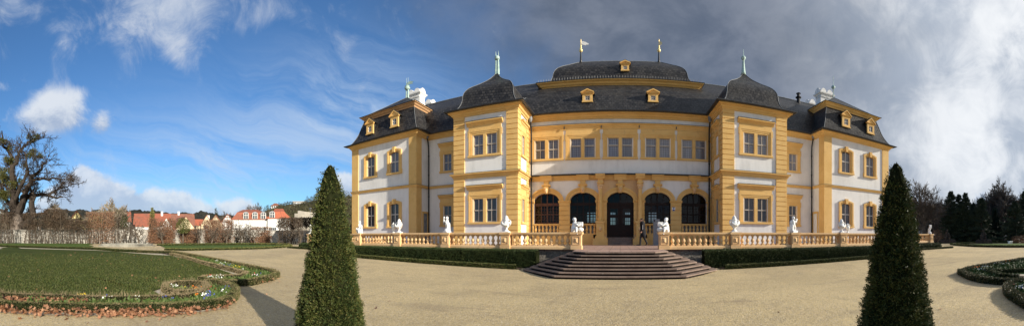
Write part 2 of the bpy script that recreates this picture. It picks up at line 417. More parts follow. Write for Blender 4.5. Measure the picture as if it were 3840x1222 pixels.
# ================================================================ PALACE
T = .92
XT0, XT1, DT = 6.47, 10.98, 20.0       # towers
XP0, XP1, DP = 15.4, 22.8, 21.6        # end pavilions
DW, DC = 23.35, 22.7                   # wing wall, centre wall
pal = empty('palace', (0, 28, T), 'white and ochre baroque palace with curved dark slate roofs and two front towers', 'palace')
class Fr:
    def __init__(s, o, u, n): s.o = Vector(o); s.u = Vector(u); s.n = Vector(n)
    def p(s, u, z, n): q = s.o+s.u*u+s.n*n; return (q.x, q.y, z)
    def box(s, mb, u0, u1, z0, z1, n0, n1):
        mb.hexa([s.p(u0, z0, n0), s.p(u1, z0, n0), s.p(u1, z0, n1), s.p(u0, z0, n1), s.p(u0, z1, n0), s.p(u1, z1, n0), s.p(u1, z1, n1), s.p(u0, z1, n1)])
    def ext(s, mb, pts, n0, n1):   # polygon (u,z) extruded along n
        k = len(pts)
        mb.poly([s.p(u, z, n0) for u, z in pts]+[s.p(u, z, n1) for u, z in pts],
                [tuple(range(k)), tuple(range(2*k-1, k-1, -1))]+[(i, (i+1) % k, k+(i+1) % k, k+i) for i in range(k)])
    def ring(s, mb, out, inn, n0, n1):  # open band between two polylines
        k = len(out)
        vs = [s.p(u, z, n) for n in (n0, n1) for L in (out, inn) for u, z in L]
        fs = []
        for i in range(k-1):
            o0, i0, o1, i1 = i, k+i, 2*k+i, 3*k+i
            fs += [(o0, o0+1, i0+1, i0), (o1, i1, i1+1, o1+1), (o0, o1, o1+1, o0+1), (i0, i0+1, i1+1, i1)]
        for i in (0, k-1): fs.append((i, k+i, 3*k+i, 2*k+i))
        mb.poly(vs, fs)
    def prof(s, mb, u0, u1, pr):      # profile (n,z) between u0 and u1
        k = len(pr)
        mb.poly([s.p(u0, z, n) for n, z in pr]+[s.p(u1, z, n) for n, z in pr],
                [tuple(range(k)), tuple(range(2*k-1, k-1, -1))]+[(i, (i+1) % k, k+(i+1) % k, k+i) for i in range(k)])
    def sheet(s, mb, u0, u1, z0, z1, holes, depth=.28):
        us = sorted({u0, u1, *[h[0] for h in holes], *[h[1] for h in holes]}); zs = sorted({z0, z1, *[h[2] for h in holes], *[h[3] for h in holes]})
        for a, b in zip(us, us[1:]):
            for c, d in zip(zs, zs[1:]):
                um, zm = (a+b)/2, (c+d)/2
                if any(h[0] < um < h[1] and h[2] < zm < h[3] for h in holes): continue
                mb.poly([s.p(a, c, 0), s.p(b, c, 0), s.p(b, d, 0), s.p(a, d, 0)], [(0, 1, 2, 3)])
        for a, b, c, d in holes:
            q = [(a, c), (b, c), (b, d), (a, d)]
            for (m, n), (o, p) in zip(q, q[1:]+q[:1]):
                mb.poly([s.p(m, n, 0), s.p(o, p, 0), s.p(o, p, -depth), s.p(m, n, -depth)], [(0, 1, 2, 3)])
def frontal(D): return Fr((0, D), (1, 0), (0, -1))
def lateral(X, sg): return Fr((X, 0), (0, 1), (sg, 0))
def sash(fr, u0, u1, z0, z1, par, pm, sm, n=-.12, cols=2, rows=(.5,), arch=0):
    mb = MB(); w = .045
    fr.box(mb, u0, u0+w, z0, z1, n, n+.05); fr.box(mb, u1-w, u1, z0, z1, n, n+.05)
    fr.box(mb, u0+w, u1-w, z0, z0+w*1.3, n, n+.05)
    if not arch: fr.box(mb, u0+w, u1-w, z1-w, z1, n, n+.05)
    for c in range(1, cols):
        u = u0+(u1-u0)*c/cols; fr.box(mb, u-.03, u+.03, z0+w*1.3, z1-w, n+.003, n+.055)
    for r in rows:
        z = z0+(z1-z0)*r; fr.box(mb, u0+w, u1-w, z-.035, z+.035, n+.006, n+.07)
    mb.build('sash', M[sm], par)
    g = MB(); g.poly([fr.p(u0, z0, n+.015), fr.p(u1, z0, n+.015), fr.p(u1, z1, n+.015), fr.p(u0, z1, n+.015)], [(0, 1, 2, 3)])
    g.build('pane', M[pm], par)
def dwin(fr, uc, zs, hf, par, pm, sm, cornice=True, half=1.18, blank=False, lights=2, cols=2, rows=(.5,), frieze=True):
    "eared surround with paired lights; zs sill bottom, hf surround height"
    mb = MB(); a, b = uc-half, uc+half; zt = zs+hf; ga, gb = uc-half+.35, uc+half-.35; gz0, gz1 = zs+.13, zt-.29
    if lights == 1: ga, gb = uc-half+.30, uc+half-.30
    fr.box(mb, a-.04, b+.04, zs, zs+.13, -.02, .13)                                  # sill
    for (o, n) in ((0, .07), (.10, .045), (.20, .02)):                               # stepped jambs and head
        fr.box(mb, a+o, a+o+.10, gz0, zt-o-.10, -.05, n); fr.box(mb, b-o-.10, b-o, gz0, zt-o-.10, -.05, n)
        fr.box(mb, a+o, b-o, zt-o-.10, zt-o, -.05, n)
    fr.box(mb, a+.30, ga, gz0, gz1, -.2, -.004); fr.box(mb, gb, b-.30, gz0, gz1, -.2, -.004) if gb < b-.30 else None
    for sgn, e in ((-1, a), (1, b)):                                                 # ears
        fr.box(mb, e, e+sgn*.055, zt-.42, zt-.003, -.03, .066)
    if lights == 2: fr.box(mb, uc-.11, uc+.11, gz0, gz1, -.2, .03)
    if frieze: fr.box(mb, a+.003, b-.003, zt, zt+.29, -.02, .04)
    if cornice:
        z = zt+.29
        fr.prof(mb, a-.12, b+.12, [(-.02, z), (.05, z), (.07, z+.06), (.12, z+.09), (.16, z+.17), (.24, z+.20), (.25, z+.27), (.26, z+.29), (-.02, z+.31)])
    w = mb.build('window', M['ochre'], par)
    if cornice:
        c = MB(); fr.box(c, a-.14, b+.14, zt+.585, zt+.605, -.02, .27); c.build('cover_flashing', M['gutter'], w)
    if blank:
        c = MB(); fr.box(c, a+.3, b-.3, gz0, gz1, -.2, -.03); c.build('blind_panel', M['white'], w)
    elif lights == 2:
        sash(fr, ga, uc-.11, gz0, gz1, w, pm, sm, cols=cols, rows=rows); sash(fr, uc+.11, gb, gz0, gz1, w, pm, sm, cols=cols, rows=rows)
    else: sash(fr, ga, gb, gz0, gz1, w, pm, sm, cols=cols, rows=rows)
    return (ga-.001, gb+.001, gz0, gz1)
def arc(uc, hw, zs, rise, z0, n=10):
    "jamb foot, segmental head, jamb foot"
    r = (hw*hw+rise*rise)/(2*rise); c = zs+rise-r; a = math.asin(min(1, hw/r))
    return [(uc-hw, z0)]+[(uc+r*math.sin(t), c+r*math.cos(t)) for t in [(-a+2*a*i/n) for i in range(n+1)]]+[(uc+hw, z0)]
def awin(fr, uc, zs, ztop, par, pm, sm):
    mb = MB(); z0 = zs+.13
    fr.box(mb, uc-.84, uc+.84, zs, z0, -.02, .15)
    fr.ring(mb, arc(uc, .78, ztop-.20, .17, z0), arc(uc, .64, ztop-.30, .15, z0), -.04, .10)
    fr.ring(mb, arc(uc, .64, ztop-.30, .15, z0), arc(uc, .48, ztop-.40, .12, z0), -.22, .05)
    fr.ext(mb, [(uc-.10, ztop-.34), (uc+.10, ztop-.34), (uc+.15, ztop+.09), (uc-.15, ztop+.09)], -.02, .17)
    for sgn in (-1, 1): fr.box(mb, uc+sgn*.78, uc+sgn*.84, z0, z0+.22, -.02, .09)
    w = mb.build('window', M['ochre'], par)
    sash(fr, uc-.48, uc+.48, z0, ztop-.28, w, pm, sm, n=-.14, rows=(.52,), arch=1)
    return (uc-.60, uc+.60, z0, ztop-.29)
walls = MB(); sidew = MB()
def quoins(mb, fr, u0, u1, z0, z1, n=.07, off=0):
    z = z0; k = 0
    while z < z1-.05:
        zt = min(z+.33, z1); fr.box(mb, u0, u1, z+.022, zt-.022, -.02, n); fr.box(mb, u0+.02, u1-.02, z-.022, z+.022, -.02, n-.045); z = zt
for sg in (-1, 1):
    side = lateral(sg*XT0, -sg); F = frontal(DT)
    # tower front and inner side
    uc = sg*8.73; hs = []
    for zs, hf, pm, sm in ((6.80, 1.80, 'pane', 'sash'), (2.33, 2.0, 'panelow', 'sash')):
        hs.append(dwin(F, uc, zs, hf, pal, pm, sm))
    F.sheet(walls, min(sg*XT0, sg*XT1), max(sg*XT0, sg*XT1), 0.0, 9.98, hs)
    hs = []
    for zs, hf, pm in ((6.80, 1.80, 'pane'), (2.33, 2.0, 'panelow')):
        hs.append(dwin(side, 21.34, zs, hf, pal, pm, 'sash', half=.60, lights=1, blank=(sg > 0 and zs > 5)))
    side.sheet(walls, DT, DC+.3, 0.0, 9.98, hs)
    outer = lateral(sg*XT1, sg); outer.sheet(walls, DT, DW+.3, 0.0, 9.98, [])
    for z0, z1 in ((T, 5.44), (5.76, 9.66)):
        q = MB(); quoins(q, F, min(sg*(XT0-.07), sg*(XT0+.73)), max(sg*(XT0-.07), sg*(XT0+.73)), z0, z1); quoins(q, side, DT, DT+.64, z0, z1, .068); q.build('quoins', M['ochre'], pal)
        q = MB(); quoins(q, F, min(sg*(XT1-.76), sg*(XT1+.07)), max(sg*(XT1-.76), sg*(XT1+.07)), z0, z1); quoins(q, outer, DT, DT+.7, z0, z1, .068); q.build('quoins', M['ochre'], pal)
        q = MB(); quoins(q, side, DC-.65, DC, z0, z1, .068); q.build('quoins', M['ochre'], pal)
    # string course of the tower
    st = MB(); path = [(-XT1, DW), (-XT1, DT), (-XT0, DT), (-XT0, DC)]
    if sg > 0: path = [(-x, y) for x, y in path[::-1]]
    pr = [(-.03, 5.42), (.09, 5.42), (.10, 5.50), (.15, 5.54), (.17, 5.62), (.27, 5.66), (.28, 5.74), (-.03, 5.77)]
    st.sweep(path, pr); st.build('string_course', M['ochre'], pal)
    fl = MB(); fl.sweep(path, [(-.02, 5.773), (.29, 5.745), (.29, 5.76), (-.02, 5.79)]); fl.build('cover_flashing', M['gutter'], pal)
    # pavilion
    F = frontal(DP); hs = []
    for uc in (20.45, 17.66):
        hs.append(awin(F, sg*uc, 6.76, 8.96, pal, 'pane', 'sashwhite')); hs.append(awin(F, sg*uc, 2.22, 4.56, pal, 'panelow', 'sashwhite'))
    F.sheet(walls, min(sg*XP0, sg*XP1), max(sg*XP0, sg*XP1), 0, 9.98, hs)
    side = lateral(sg*XP0, -sg); side.sheet(walls, DP, DW+.3, 0, 9.98, [])
    so = lateral(sg*XP1, sg); so.sheet(walls, DP, 29.2, 0, 9.98, [])
    pl = MB(); F.box(pl, sg*(XP0-.05), sg*(XP0+.72), 0, 9.7, -.02, .06); side.box(pl, DP, DP+.7, 0, 9.7, -.02, .049); pl.build('pilaster', M['ochre'], pal)
    pl = MB(); F.box(pl, sg*(XP1+.05), sg*(XP1-.8), 0, 9.7, -.02, .06); pl.build('pilaster', M['ochre'], pal)
    st = MB(); path = [(-XP1, 29), (-XP1, DP), (-XP0, DP), (-XP0, DW), (-XT1, DW)]
    if sg > 0: path = [(-x, y) for x, y in path[::-1]]
    st.sweep(path, [(-.03, 5.50), (.09, 5.50), (.10, 5.58), (.15, 5.62), (.16, 5.69), (-.03, 5.72)]); st.build('string_course', M['ochre'], pal)
    fl = MB(); fl.sweep(path, [(-.02, 5.723), (.175, 5.695), (.175, 5.708), (-.02, 5.738)]); fl.build('cover_flashing', M['gutter'], pal)
    # side door (left) or framed blind bay (right)
    d = MB(); side.box(d, 22.42, 22.58, T, 3.40, -.02, .05); side.box(d, 23.14, 23.3, T, 3.40, -.02, .05); side.box(d, 22.42, 23.3, 3.40, 3.56, -.02, .08)
    do = d.build('doorway', M['ochre'], pal)
    d = MB(); side.box(d, 22.58, 23.14, T, 3.40, .003, .02)
    if sg < 0:
        for z in (1.3, 2.0, 2.7): side.box(d, 22.66, 23.06, z, z+.5, .021, .035)
    d.build('door_leaf' if sg < 0 else 'blind_panel', M['lead'] if sg < 0 else M['white'], do)
    # wing window
    F = frontal(DW); hs = []
    hs.append(dwin(F, sg*13.02, 6.72, 1.82, pal, 'pane', 'sash')); hs.append(dwin(F, sg*13.02, 2.30, 2.0, pal, 'panelow', 'sash'))
    F.sheet(walls, min(sg*XP0, sg*XT1), max(sg*XP0, sg*XT1), 0, 9.98, hs)
    # rainwater pipes
    for X, Y, zt in ((sg*6.22, 22.47, 9.62), (sg*15.22, 23.16, 9.75)):
        p = MB(); p.tube([(X, Y, T), (X, Y, 8.6), (X-(.0 if abs(X) > 10 else sg*.0), Y-.02, 9.0), (X+sg*(.0), Y-.22, zt)], .055, 8)
        for z in (1.8, 3.3, 4.8, 6.6, 8.2): p.lathe([(.075, z), (.075, z+.07)], (X, Y, 0), 8)
        pp = p.build('rainwater_pipe', M['black'], pal)
        h = MB(); h.lathe([(.06, zt-.1), (.13, zt+.05), (.15, zt+.30), (.12, zt+.38)], (X, Y-.22, 0), 10); h.build('hopper', M['lead'], pp)
# ---- centre front
F = frontal(DC); bays = [-5.16, -2.58, 0, 2.58, 5.16]
hs = []
for i, uc in enumerate((-5.16, -2.60, 0, 2.60, 5.16)):
    hs.append(dwin(F, uc, 6.83, 1.78, pal, 'pane', 'sash', cornice=False, half=1.19, cols=2 if i == 0 else 1, rows=(.62,) if i else (.5,), frieze=True))
F.sheet(walls, -XT0, XT0, 5.42, 9.98, hs)
b = MB(); F.prof(b, -XT0, XT0, [(-.02, 8.91), (.05, 8.91), (.06, 9.0), (.11, 9.05), (.13, 9.15), (.21, 9.20), (.22, 9.25), (-.02, 9.27)])
bo = b.build('window_ledge', M['ochre'], pal)
b = MB(); F.box(b, -XT0, XT0, 9.255, 9.275, -.02, .235); b.build('cover_flashing', M['gutter'], bo)
for u in (-3.88, -1.30, 1.30, 3.88):
    b = MB(); F.box(b, u-.03, u+.03, 8.95, 9.12, .13, .17); b.build('iron_tie', M['gutter'], pal)
RX, RY, ZS = .93, .64, 3.93
def ell(c, rx, ry, z, n=20, foot=None):
    L = [(c+rx*math.cos(math.pi-math.pi*i/n), z+ry*math.sin(math.pi*i/n)) for i in range(n+1)]
    if foot is not None: L = [(c-rx, foot)]+L+[(c+rx, foot)]
    return L
spand = MB(); cent = MB()
for i, c in enumerate(bays):
    l = -XT0 if i == 0 else c-1.29; r = XT0 if i == 4 else c+1.29
    mb = cent if i == 2 else spand; zt = 5.42
    L = ell(c, RX, RY, ZS); k = len(L)
    for j in range(k-1):
        (u0, z0), (u1, z1) = L[j], L[j+1]
        mb.poly([F.p(u0, z0, 0), F.p(u1, z1, 0), F.p(u1, zt, 0), F.p(u0, zt, 0)], [(0, 1, 2, 3)])
        mb.poly([F.p(u0, z0, 0), F.p(u1, z1, 0), F.p(u1, z1, -.3), F.p(u0, z0, -.3)], [(0, 1, 2, 3)])
    for a, bb in ((l, c-RX), (c+RX, r)): mb.poly([F.p(a, 0, 0), F.p(bb, 0, 0), F.p(bb, zt, 0), F.p(a, zt, 0)], [(0, 1, 2, 3)])
    for a in (c-RX, c+RX): mb.poly([F.p(a, 0, 0), F.p(a, ZS, 0), F.p(a, ZS, -.3), F.p(a, 0, -.3)], [(0, 1, 2, 3)])
spand.build('wall', M['white'], pal); cent.build('wall', M['sand'], pal, label='ochre wall bay round the entrance arch')
# piers, imposts, archivolts, keystones
for i, c in enumerate(bays):
    a = MB()
    F.ring(a, ell(c, 1.245, .985, ZS), ell(c, 1.13, .86, ZS), -.02, .13); F.ring(a, ell(c, 1.13, .86, ZS), ell(c, RX-.003, RY-.003, ZS), -.02, .08)
    a.build('archivolt', M['ochre'], pal)
    k = MB(); kz = 4.50
    F.ext(k, [(c-.12, kz), (c+.12, kz), (c+.17, 4.98), (c-.17, 4.98)], -.02, .24)
    F.prof(k, c-.30, c+.30, [(-.02, 4.98), (.22, 4.98), (.26, 5.04), (.30, 5.07), (.31, 5.11), (-.02, 5.12)])
    F.box(k, c-.18, c+.18, 5.12, 5.42, -.02, .17)
    kk = k.build('keystone', M['ochre'], pal)
    mk = MB(); cx, cy, cz = F.p(c, 4.68, .25)      # carved mask
    mk.lathe([(.02, -.17), (.07, -.14), (.10, -.05), (.12, .04), (.11, .12), (.06, .19), (.01, .20)], (cx, cy, cz), 12)
    mk.lathe([(.01, -.03), (.035, -.02), (.03, .03), (.01, .05)], (cx, cy-.115, cz+.0), 8)
    for q in (-1, 1): mk.lathe([(.01, -.05), (.045, 0), (.01, .05)], (cx+q*.115, cy+.02, cz+.10), 8); mk.lathe([(.008, -.015), (.02, 0), (.008, .015)], (cx+q*.042, cy-.105, cz+.05), 6)
    mk.build('carved_mask', M['sand'], kk, smooth=True)
for u, w in ((-6.28, .38), (-3.87, .76), (-1.30, .74), (1.30, .74), (3.87, .76), (6.28, .38)):
    p = MB(); z = T; quoins(p, F, u-w/2, u+w/2, 1.65, 3.86, .09)
    F.prof(p, u-w/2-.05, u+w/2+.05, [(-.02, 3.84), (.10, 3.84), (.12, 3.90), (.17, 3.93), (.17, 4.00), (-.02, 4.01)])
    p.build('pier', M['ochre'], pal)
e = MB(); F.prof(e, -XT0, XT0, [(-.02, 5.40), (.07, 5.40), (.08, 5.48), (.13, 5.52), (.15, 5.60), (.24, 5.65), (.25, 5.71), (-.02, 5.73)])
for c in bays: F.prof(e, c-.42, c+.42, [(.1, 5.38), (.22, 5.38), (.24, 5.47), (.29, 5.53), (.31, 5.62), (.40, 5.66), (.41, 5.722), (.1, 5.735)])
e.build('entablature', M['ochre'], pal)
e = MB(); F.prof(e, -XT0, XT0, [(-.01, 5.735), (.44, 5.735), (.44, 5.77), (-.01, 5.88)]); e.build('cover_flashing', M['gutter'], pal)
for u in (-1.35, 1.35):       # columns flanking the door
    c = MB(); y0 = DC-.30
    c.box(u-.50, u+.50, DC-.72, DC, 0, 1.38)
    c.prism([(u-.34, DC), (u-.34, DC-.58), (u+.34, DC-.58), (u+.34, DC)], 1.38, 1.52)
    c.box(u-.27, u+.27, DC-.52, DC, 1.52, 2.42); c.box(u-.33, u+.33, DC-.57, DC, 2.42, 2.54)
    c.lathe([(.20, 2.54), (.21, 2.60), (.17, 2.64), (.19, 2.69), (.145, 2.75), (.145, 3.6), (.125, 4.85), (.14, 4.88), (.125, 4.92), (.15, 5.0), (.21, 5.12)], (u, y0, 0), 20)
    c.box(u-.22, u+.22, DC-.52, DC, 5.12, 5.20); c.box(u-.17, u+.17, DC-.46, DC, 5.20, 5.42)
    co = c.build('column', M['ochre'], pal)
    c = MB(); c.lathe([(.15, 4.72), (.19, 4.80), (.15, 4.86), (.22, 4.98), (.16, 5.04)], (u, y0, 0), 8)
    for q in (-1, 1): c.lathe([(.01, 4.9), (.05, 4.96), (.05, 5.03), (.01, 5.07)], (u+q*.17, y0-.12, 0), 8)
    c.build('capital', M['sand'], co)
    c = MB(); c.lathe([(.01, 1.82), (.10, 1.9), (.13, 2.0), (.09, 2.12), (.01, 2.16)], (u, DC-.5, 0), 10); c.build('carved_mask', M['sand'], co)
    c = MB(); F.prof(c, u-.32, u+.32, [(.4, 5.42), (.56, 5.42), (.60, 5.52), (.66, 5.58), (.70, 5.72), (.4, 5.733)]); F.box(c, u-.22, u+.22, 5.39, 5.72, .1, .5); c.build('entablature_block', M['ochre'], co)
# base plinth, sill parapets, arched lights, door
for l, r in ((-6.47, -1.86), (1.86, 6.47)): b = MB(); F.box(b, l, r, 0, 1.62, -.25, .10); b.build('plinth', M['ochre'], pal)
for c in (-5.16, -2.58, 2.58, 5.16):
    p = MB(); F.box(p, c-.93, c+.93, 1.62, 1.72, -.22, .06); F.prof(p, c-.93, c+.93, [(-.2, 2.27), (.04, 2.27), (.09, 2.32), (.09, 2.38), (-.2, 2.40)])
    po = p.build('sill_parapet', M['ochre'], pal)
    p = MB(); F.box(p, c-.93, c+.93, 1.72, 2.27, -.24, -.18); p.build('back_panel', M['lead'], po)
    for k in range(7):
        q = MB(); x = c-.93+.133+.266*k
        q.lathe([(.085, 1.72), (.085, 1.76), (.05, 1.80), (.10, 1.93), (.09, 2.0), (.045, 2.13), (.065, 2.2), (.085, 2.22), (.085, 2.27)], (x, DC+.03, 0), 8)
        q.build('baluster', M['ochre'], po)
    w = MB(); n = -.2
    w.box(c-.93, c-.86, DC+.2, DC+.28, 2.4, 4.0); w.box(c+.86, c+.93, DC+.2, DC+.28, 2.4, 4.0)
    F.ring(w, ell(c, .93, .64, ZS), ell(c, .86, .57, ZS), -.28, -.2)
    F.box(w, c-.86, c+.86, 3.66, 3.86, -.27, -.18); F.box(w, c-.86, c+.86, 2.40, 2.50, -.27, -.18); F.box(w, c-.86, c+.86, 3.02, 3.10, -.27, -.2)
    for u, hw in ((-.43, .035), (0, .05), (.43, .035)):
        F.box(w, c+u-hw, c+u+hw, 2.5, 3.66, -.265, -.195); F.box(w, c+u-hw*.8, c+u+hw*.8, 3.86, 3.93+.58*math.sqrt(1-(u/.9)**2), -.265, -.195)
    for u in (-.66, -.22, .22, .66):
        F.box(w, c+u-.01, c+u+.01, 2.5, 3.66, -.25, -.235)
        for z in (2.68, 2.85, 3.25, 3.45): F.box(w, c+u-.2, c+u+.2, z-.01, z+.01, -.25, -.235)
    wo = w.build('arched_window', M['woodred'] if c < -4 else M['wood'], pal)
    g = MB(); g.poly([F.p(u, z, -.245) for u, z in ell(c, .9, .61, ZS, foot=2.42)], [tuple(range(23))]); g.build('pane', M['glass'], wo)
d = MB(); F.ring(d, ell(0, .93, .64, ZS, foot=1.44), ell(0, .86, .57, ZS, foot=1.44), -.3, -.2)
F.box(d, -.86, .86, 3.68, 3.86, -.29, -.19); F.box(d, -.04, .04, 3.86, 4.48, -.28, -.2)
for u in (-.45, .45): F.box(d, u-.015, u+.015, 3.86, 4.40, -.27, -.22)
do = d.build('entrance_door', M['wood'], pal)
for s_ in (-1, 1):
    l = MB(); u0, u1 = (s_*.01, s_*.86)
    a0, a1 = sorted((s_*.18, s_*.68))
    lo, hi = sorted((u0, u1))
    F.box(l, lo, hi, 1.44, 2.32, -.27, -.21); F.box(l, lo, hi, 2.80, 3.02, -.27, -.21); F.box(l, lo, hi, 3.42, 3.68, -.27, -.21)
    for z0, z1 in ((2.32, 2.80), (3.02, 3.42)): F.box(l, lo, a0, z0, z1, -.27, -.21); F.box(l, a1, hi, z0, z1, -.27, -.21)
    F.box(l, a0+.02, a1-.02, 1.60, 2.18, -.21, -.185)
    for u in (a0+.25,): F.box(l, u-.012, u+.012, 2.32, 2.80, -.25, -.23); F.box(l, u-.012, u+.012, 3.02, 3.4, -.25, -.23)
    lo_ = l.build('door_leaf', M['wood'], do)
    g = MB()
    for z0, z1 in ((2.32, 2.80), (3.02, 3.42)): g.poly([F.p(a0, z0, -.24), F.p(a1, z0, -.24), F.p(a1, z1, -.24), F.p(a0, z1, -.24)], [(0, 1, 2, 3)])
    g.build('pane', M['glass'], do)
g = MB(); g.poly([F.p(u, z, -.24) for u, z in ell(0, .9, .61, ZS, foot=3.8)], [tuple(range(23))]); g.build('pane', M['glass'], do)
st = MB()
for k in range(4): F.box(st, -.86, .86, T+.005+.13*k, T+.13*(k+1), -.3, .45-.2*k)
st.build('door_step', M['step'], pal)
# hall behind the arches, open to the garden on the far side
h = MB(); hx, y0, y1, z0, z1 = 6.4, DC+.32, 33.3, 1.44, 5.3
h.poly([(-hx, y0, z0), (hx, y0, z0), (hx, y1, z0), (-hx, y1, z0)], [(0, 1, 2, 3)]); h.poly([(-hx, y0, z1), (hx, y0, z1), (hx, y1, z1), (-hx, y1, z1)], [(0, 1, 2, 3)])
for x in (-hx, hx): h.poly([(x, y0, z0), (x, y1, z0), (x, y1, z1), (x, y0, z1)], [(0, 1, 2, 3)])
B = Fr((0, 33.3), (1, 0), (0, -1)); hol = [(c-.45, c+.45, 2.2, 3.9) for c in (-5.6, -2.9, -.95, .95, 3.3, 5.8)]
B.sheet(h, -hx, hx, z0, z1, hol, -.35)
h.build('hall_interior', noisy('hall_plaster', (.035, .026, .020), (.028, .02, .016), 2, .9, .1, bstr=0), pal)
for a, bb, c, d in hol:
    h = MB()
    for k in (1, 2): B.box(h, a+(bb-a)*k/3-.025, a+(bb-a)*k/3+.025, c, d, -.2, -.15)
    for k in (1, 2, 3): B.box(h, a, bb, c+(d-c)*k/4-.025, c+(d-c)*k/4+.025, -.195, -.155)
    h.build('garden_window_bars', M['wood'], pal)
# back and flank walls
bk = MB(); BF = Fr((0, 34.4), (1, 0), (0, 1)); BF.sheet(bk, -XP0, XP0, 0, 9.98, [(a, bb, 1.4, 4.3) for a, bb in ((-6.4, -4.7), (-3.7, -.1), (.1, 4.1), (4.9, 6.4))], .3)
for sg in (-1, 1): Fr((0, 29.2), (1, 0), (0, 1)).sheet(bk, min(sg*XP0, sg*XP1), max(sg*XP0, sg*XP1), 0, 9.98, []); lateral(sg*XP0, sg).sheet(bk, 29.2, 34.4, 0, 9.98, [])
bk.build('wall', M['white'], pal); walls.build('wall', M['white'], pal)
# eaves cornice and gutter round the whole front
path = [(-XP1, 29.2), (-XP1, DP), (-XP0, DP), (-XP0, DW), (-XT1, DW), (-XT1, DT), (-XT0, DT), (-XT0, DC)]
path = path+[(-x, y) for x, y in path[::-1]]
c = MB(); c.sweep(path, [(-.03, 9.62), (.09, 9.62), (.10, 9.70), (.18, 9.75), (.22, 9.84), (.36, 9.90), (.38, 9.97), (-.03, 9.985)]); c.build('eaves_cornice', M['ochre'], pal)
# ---------------------------------------------------------------- roofs
def interp(pr, n):
    "smooth profile through given (a,b,..,z) tuples by arc parameter (catmull)"
    P = [Vector(p) for p in pr]; out = []
    for i in range(len(P)-1):
        p0, p1, p2, p3 = P[max(i-1, 0)], P[i], P[i+1], P[min(i+2, len(P)-1)]
        for j in range(n):
            t = j/n; out.append(.5*((2*p1)+(p2-p0)*t+(2*p0-5*p1+4*p2-p3)*t*t+(3*p1-p0-3*p2+p3)*t**3))
    out.append(P[-1]); return out
def ring_roof(name, cx, cy, rings, par, n=3, mat='slate', hips=True, label=None):
    rs = interp(rings, n) if n > 1 else [Vector(r) for r in rings]
    mb = MB(); vs = []
    for hx, hy, z in rs: vs += [(cx-hx, cy-hy, z), (cx+hx, cy-hy, z), (cx+hx, cy+hy, z), (cx-hx, cy+hy, z)]
    fs = [(4*i+k, 4*i+(k+1) % 4, 4*i+4+(k+1) % 4, 4*i+4+k) for i in range(len(rs)-1) for k in range(4)]
    fs += [(3, 2, 1, 0), tuple(4*(len(rs)-1)+k for k in range(4))]
    mb.poly(vs, fs); o = mb.build(name, M[mat], par)
    if hips:
        for sx, sy in ((-1, -1), (1, -1)): h = MB(); h.tube([(cx+sx*(r[0]+.005), cy+sy*(r[1]+.005), r[2]+.012) for r in rs], .016, 5); h.build('hip_flashing', M['lead'], o)
    return o
def gutter_path(path, z, par, w0=.38, w1=.60):
    g = MB(); g.sweep(path, [(w0-.1, z-.03), (w1-.03, z-.035), (w1, z+.02), (w1-.02, z+.06), (w0-.1, z+.06)]); return g.build('gutter', M['gutter'], par)
gutter_path(path, 10.0, pal)
def lathe_part(name, prof, c, mat, par, seg=12):
    m_ = MB(); m_.lathe(prof, c, seg); return m_.build(name, M[mat], par, smooth=True)
def dormer(x, y, z0, w, h, par, depth=1.3):
    "pedimented dormer facing the garden: y face plane, z0 foot"
    d = MB(); F = frontal(y); hw = w/2; hb = h*.62
    F.box(d, x-hw, x-hw*.52, z0, z0+hb, -.12, 0); F.box(d, x+hw*.52, x+hw, z0, z0+hb, -.12, 0)
    F.box(d, x-hw*.52, x+hw*.52, z0, z0+hb*.22, -.12, 0); F.box(d, x-hw*.52, x+hw*.52, z0+hb*.82, z0+hb, -.12, .0)
    F.prof(d, x-hw-.09, x+hw+.09, [(-.1, z0+hb), (.04, z0+hb), (.10, z0+hb+.07), (-.1, z0+hb+.08)])
    F.ext(d, [(x-hw-.07, z0+hb+.08), (x+hw+.07, z0+hb+.08), (x, z0+h-.05)], -.1, .02)
    for s_ in (-1, 1): F.ext(d, [(x+s_*(hw+.12), z0+hb+.07), (x+s_*(hw+.12), z0+hb+.14), (x, z0+h+.02), (x, z0+h-.06)], -.1, .10)
    F.box(d, x-hw-.03, x+hw+.03, z0-.02, z0+.06, -.1, .07)
    o = d.build('dormer', M['ochre'], par)
    c = MB(); F.box(c, x-hw+.03, x+hw-.03, z0-.25, z0+hb, -depth, -.12); c.build('dormer_cheeks', M['slate'], o)
    c = MB(); zb = z0+hb+.05
    for s_ in (-1, 1): c.poly([(x+s_*(hw+.14), y-.09, zb+.05), (x+s_*(hw+.14), y+depth, zb+.05), (x, y+depth, z0+h+.04), (x, y-.09, z0+h+.04),
                            (x+s_*(hw+.14), y-.09, zb+.08), (x+s_*(hw+.14), y+depth, zb+.08), (x, y+depth, z0+h+.07), (x, y-.09, z0+h+.07)],
                           [(0, 1, 2, 3), (4, 5, 6, 7), (0, 4, 7, 3), (0, 1, 5, 4), (1, 2, 6, 5)])
    c.build('dormer_roof', M['slate'], o)
    s_ = MB(); a, bb, z1, z2 = x-hw*.52, x+hw*.52, z0+hb*.22, z0+hb*.82
    for q in ((a, a+.05, z1, z2), (bb-.05, bb, z1, z2), (a, bb, z1, z1+.05), (a, bb, z2-.05, z2), (x-.02, x+.02, z1, z2), (a, bb, (z1+z2)/2-.015, (z1+z2)/2+.015)): F.box(s_, *q, -.10, -.045+.004*(q[0] == a))
    s_.build('dormer_sash', M['sashwhite'], o)
    g = MB(); g.poly([F.p(a, z1, -.08), F.p(bb, z1, -.08), F.p(bb, z2, -.08), F.p(a, z2, -.08)], [(0, 1, 2, 3)]); g.build('dormer_pane', M['hpane'], o)
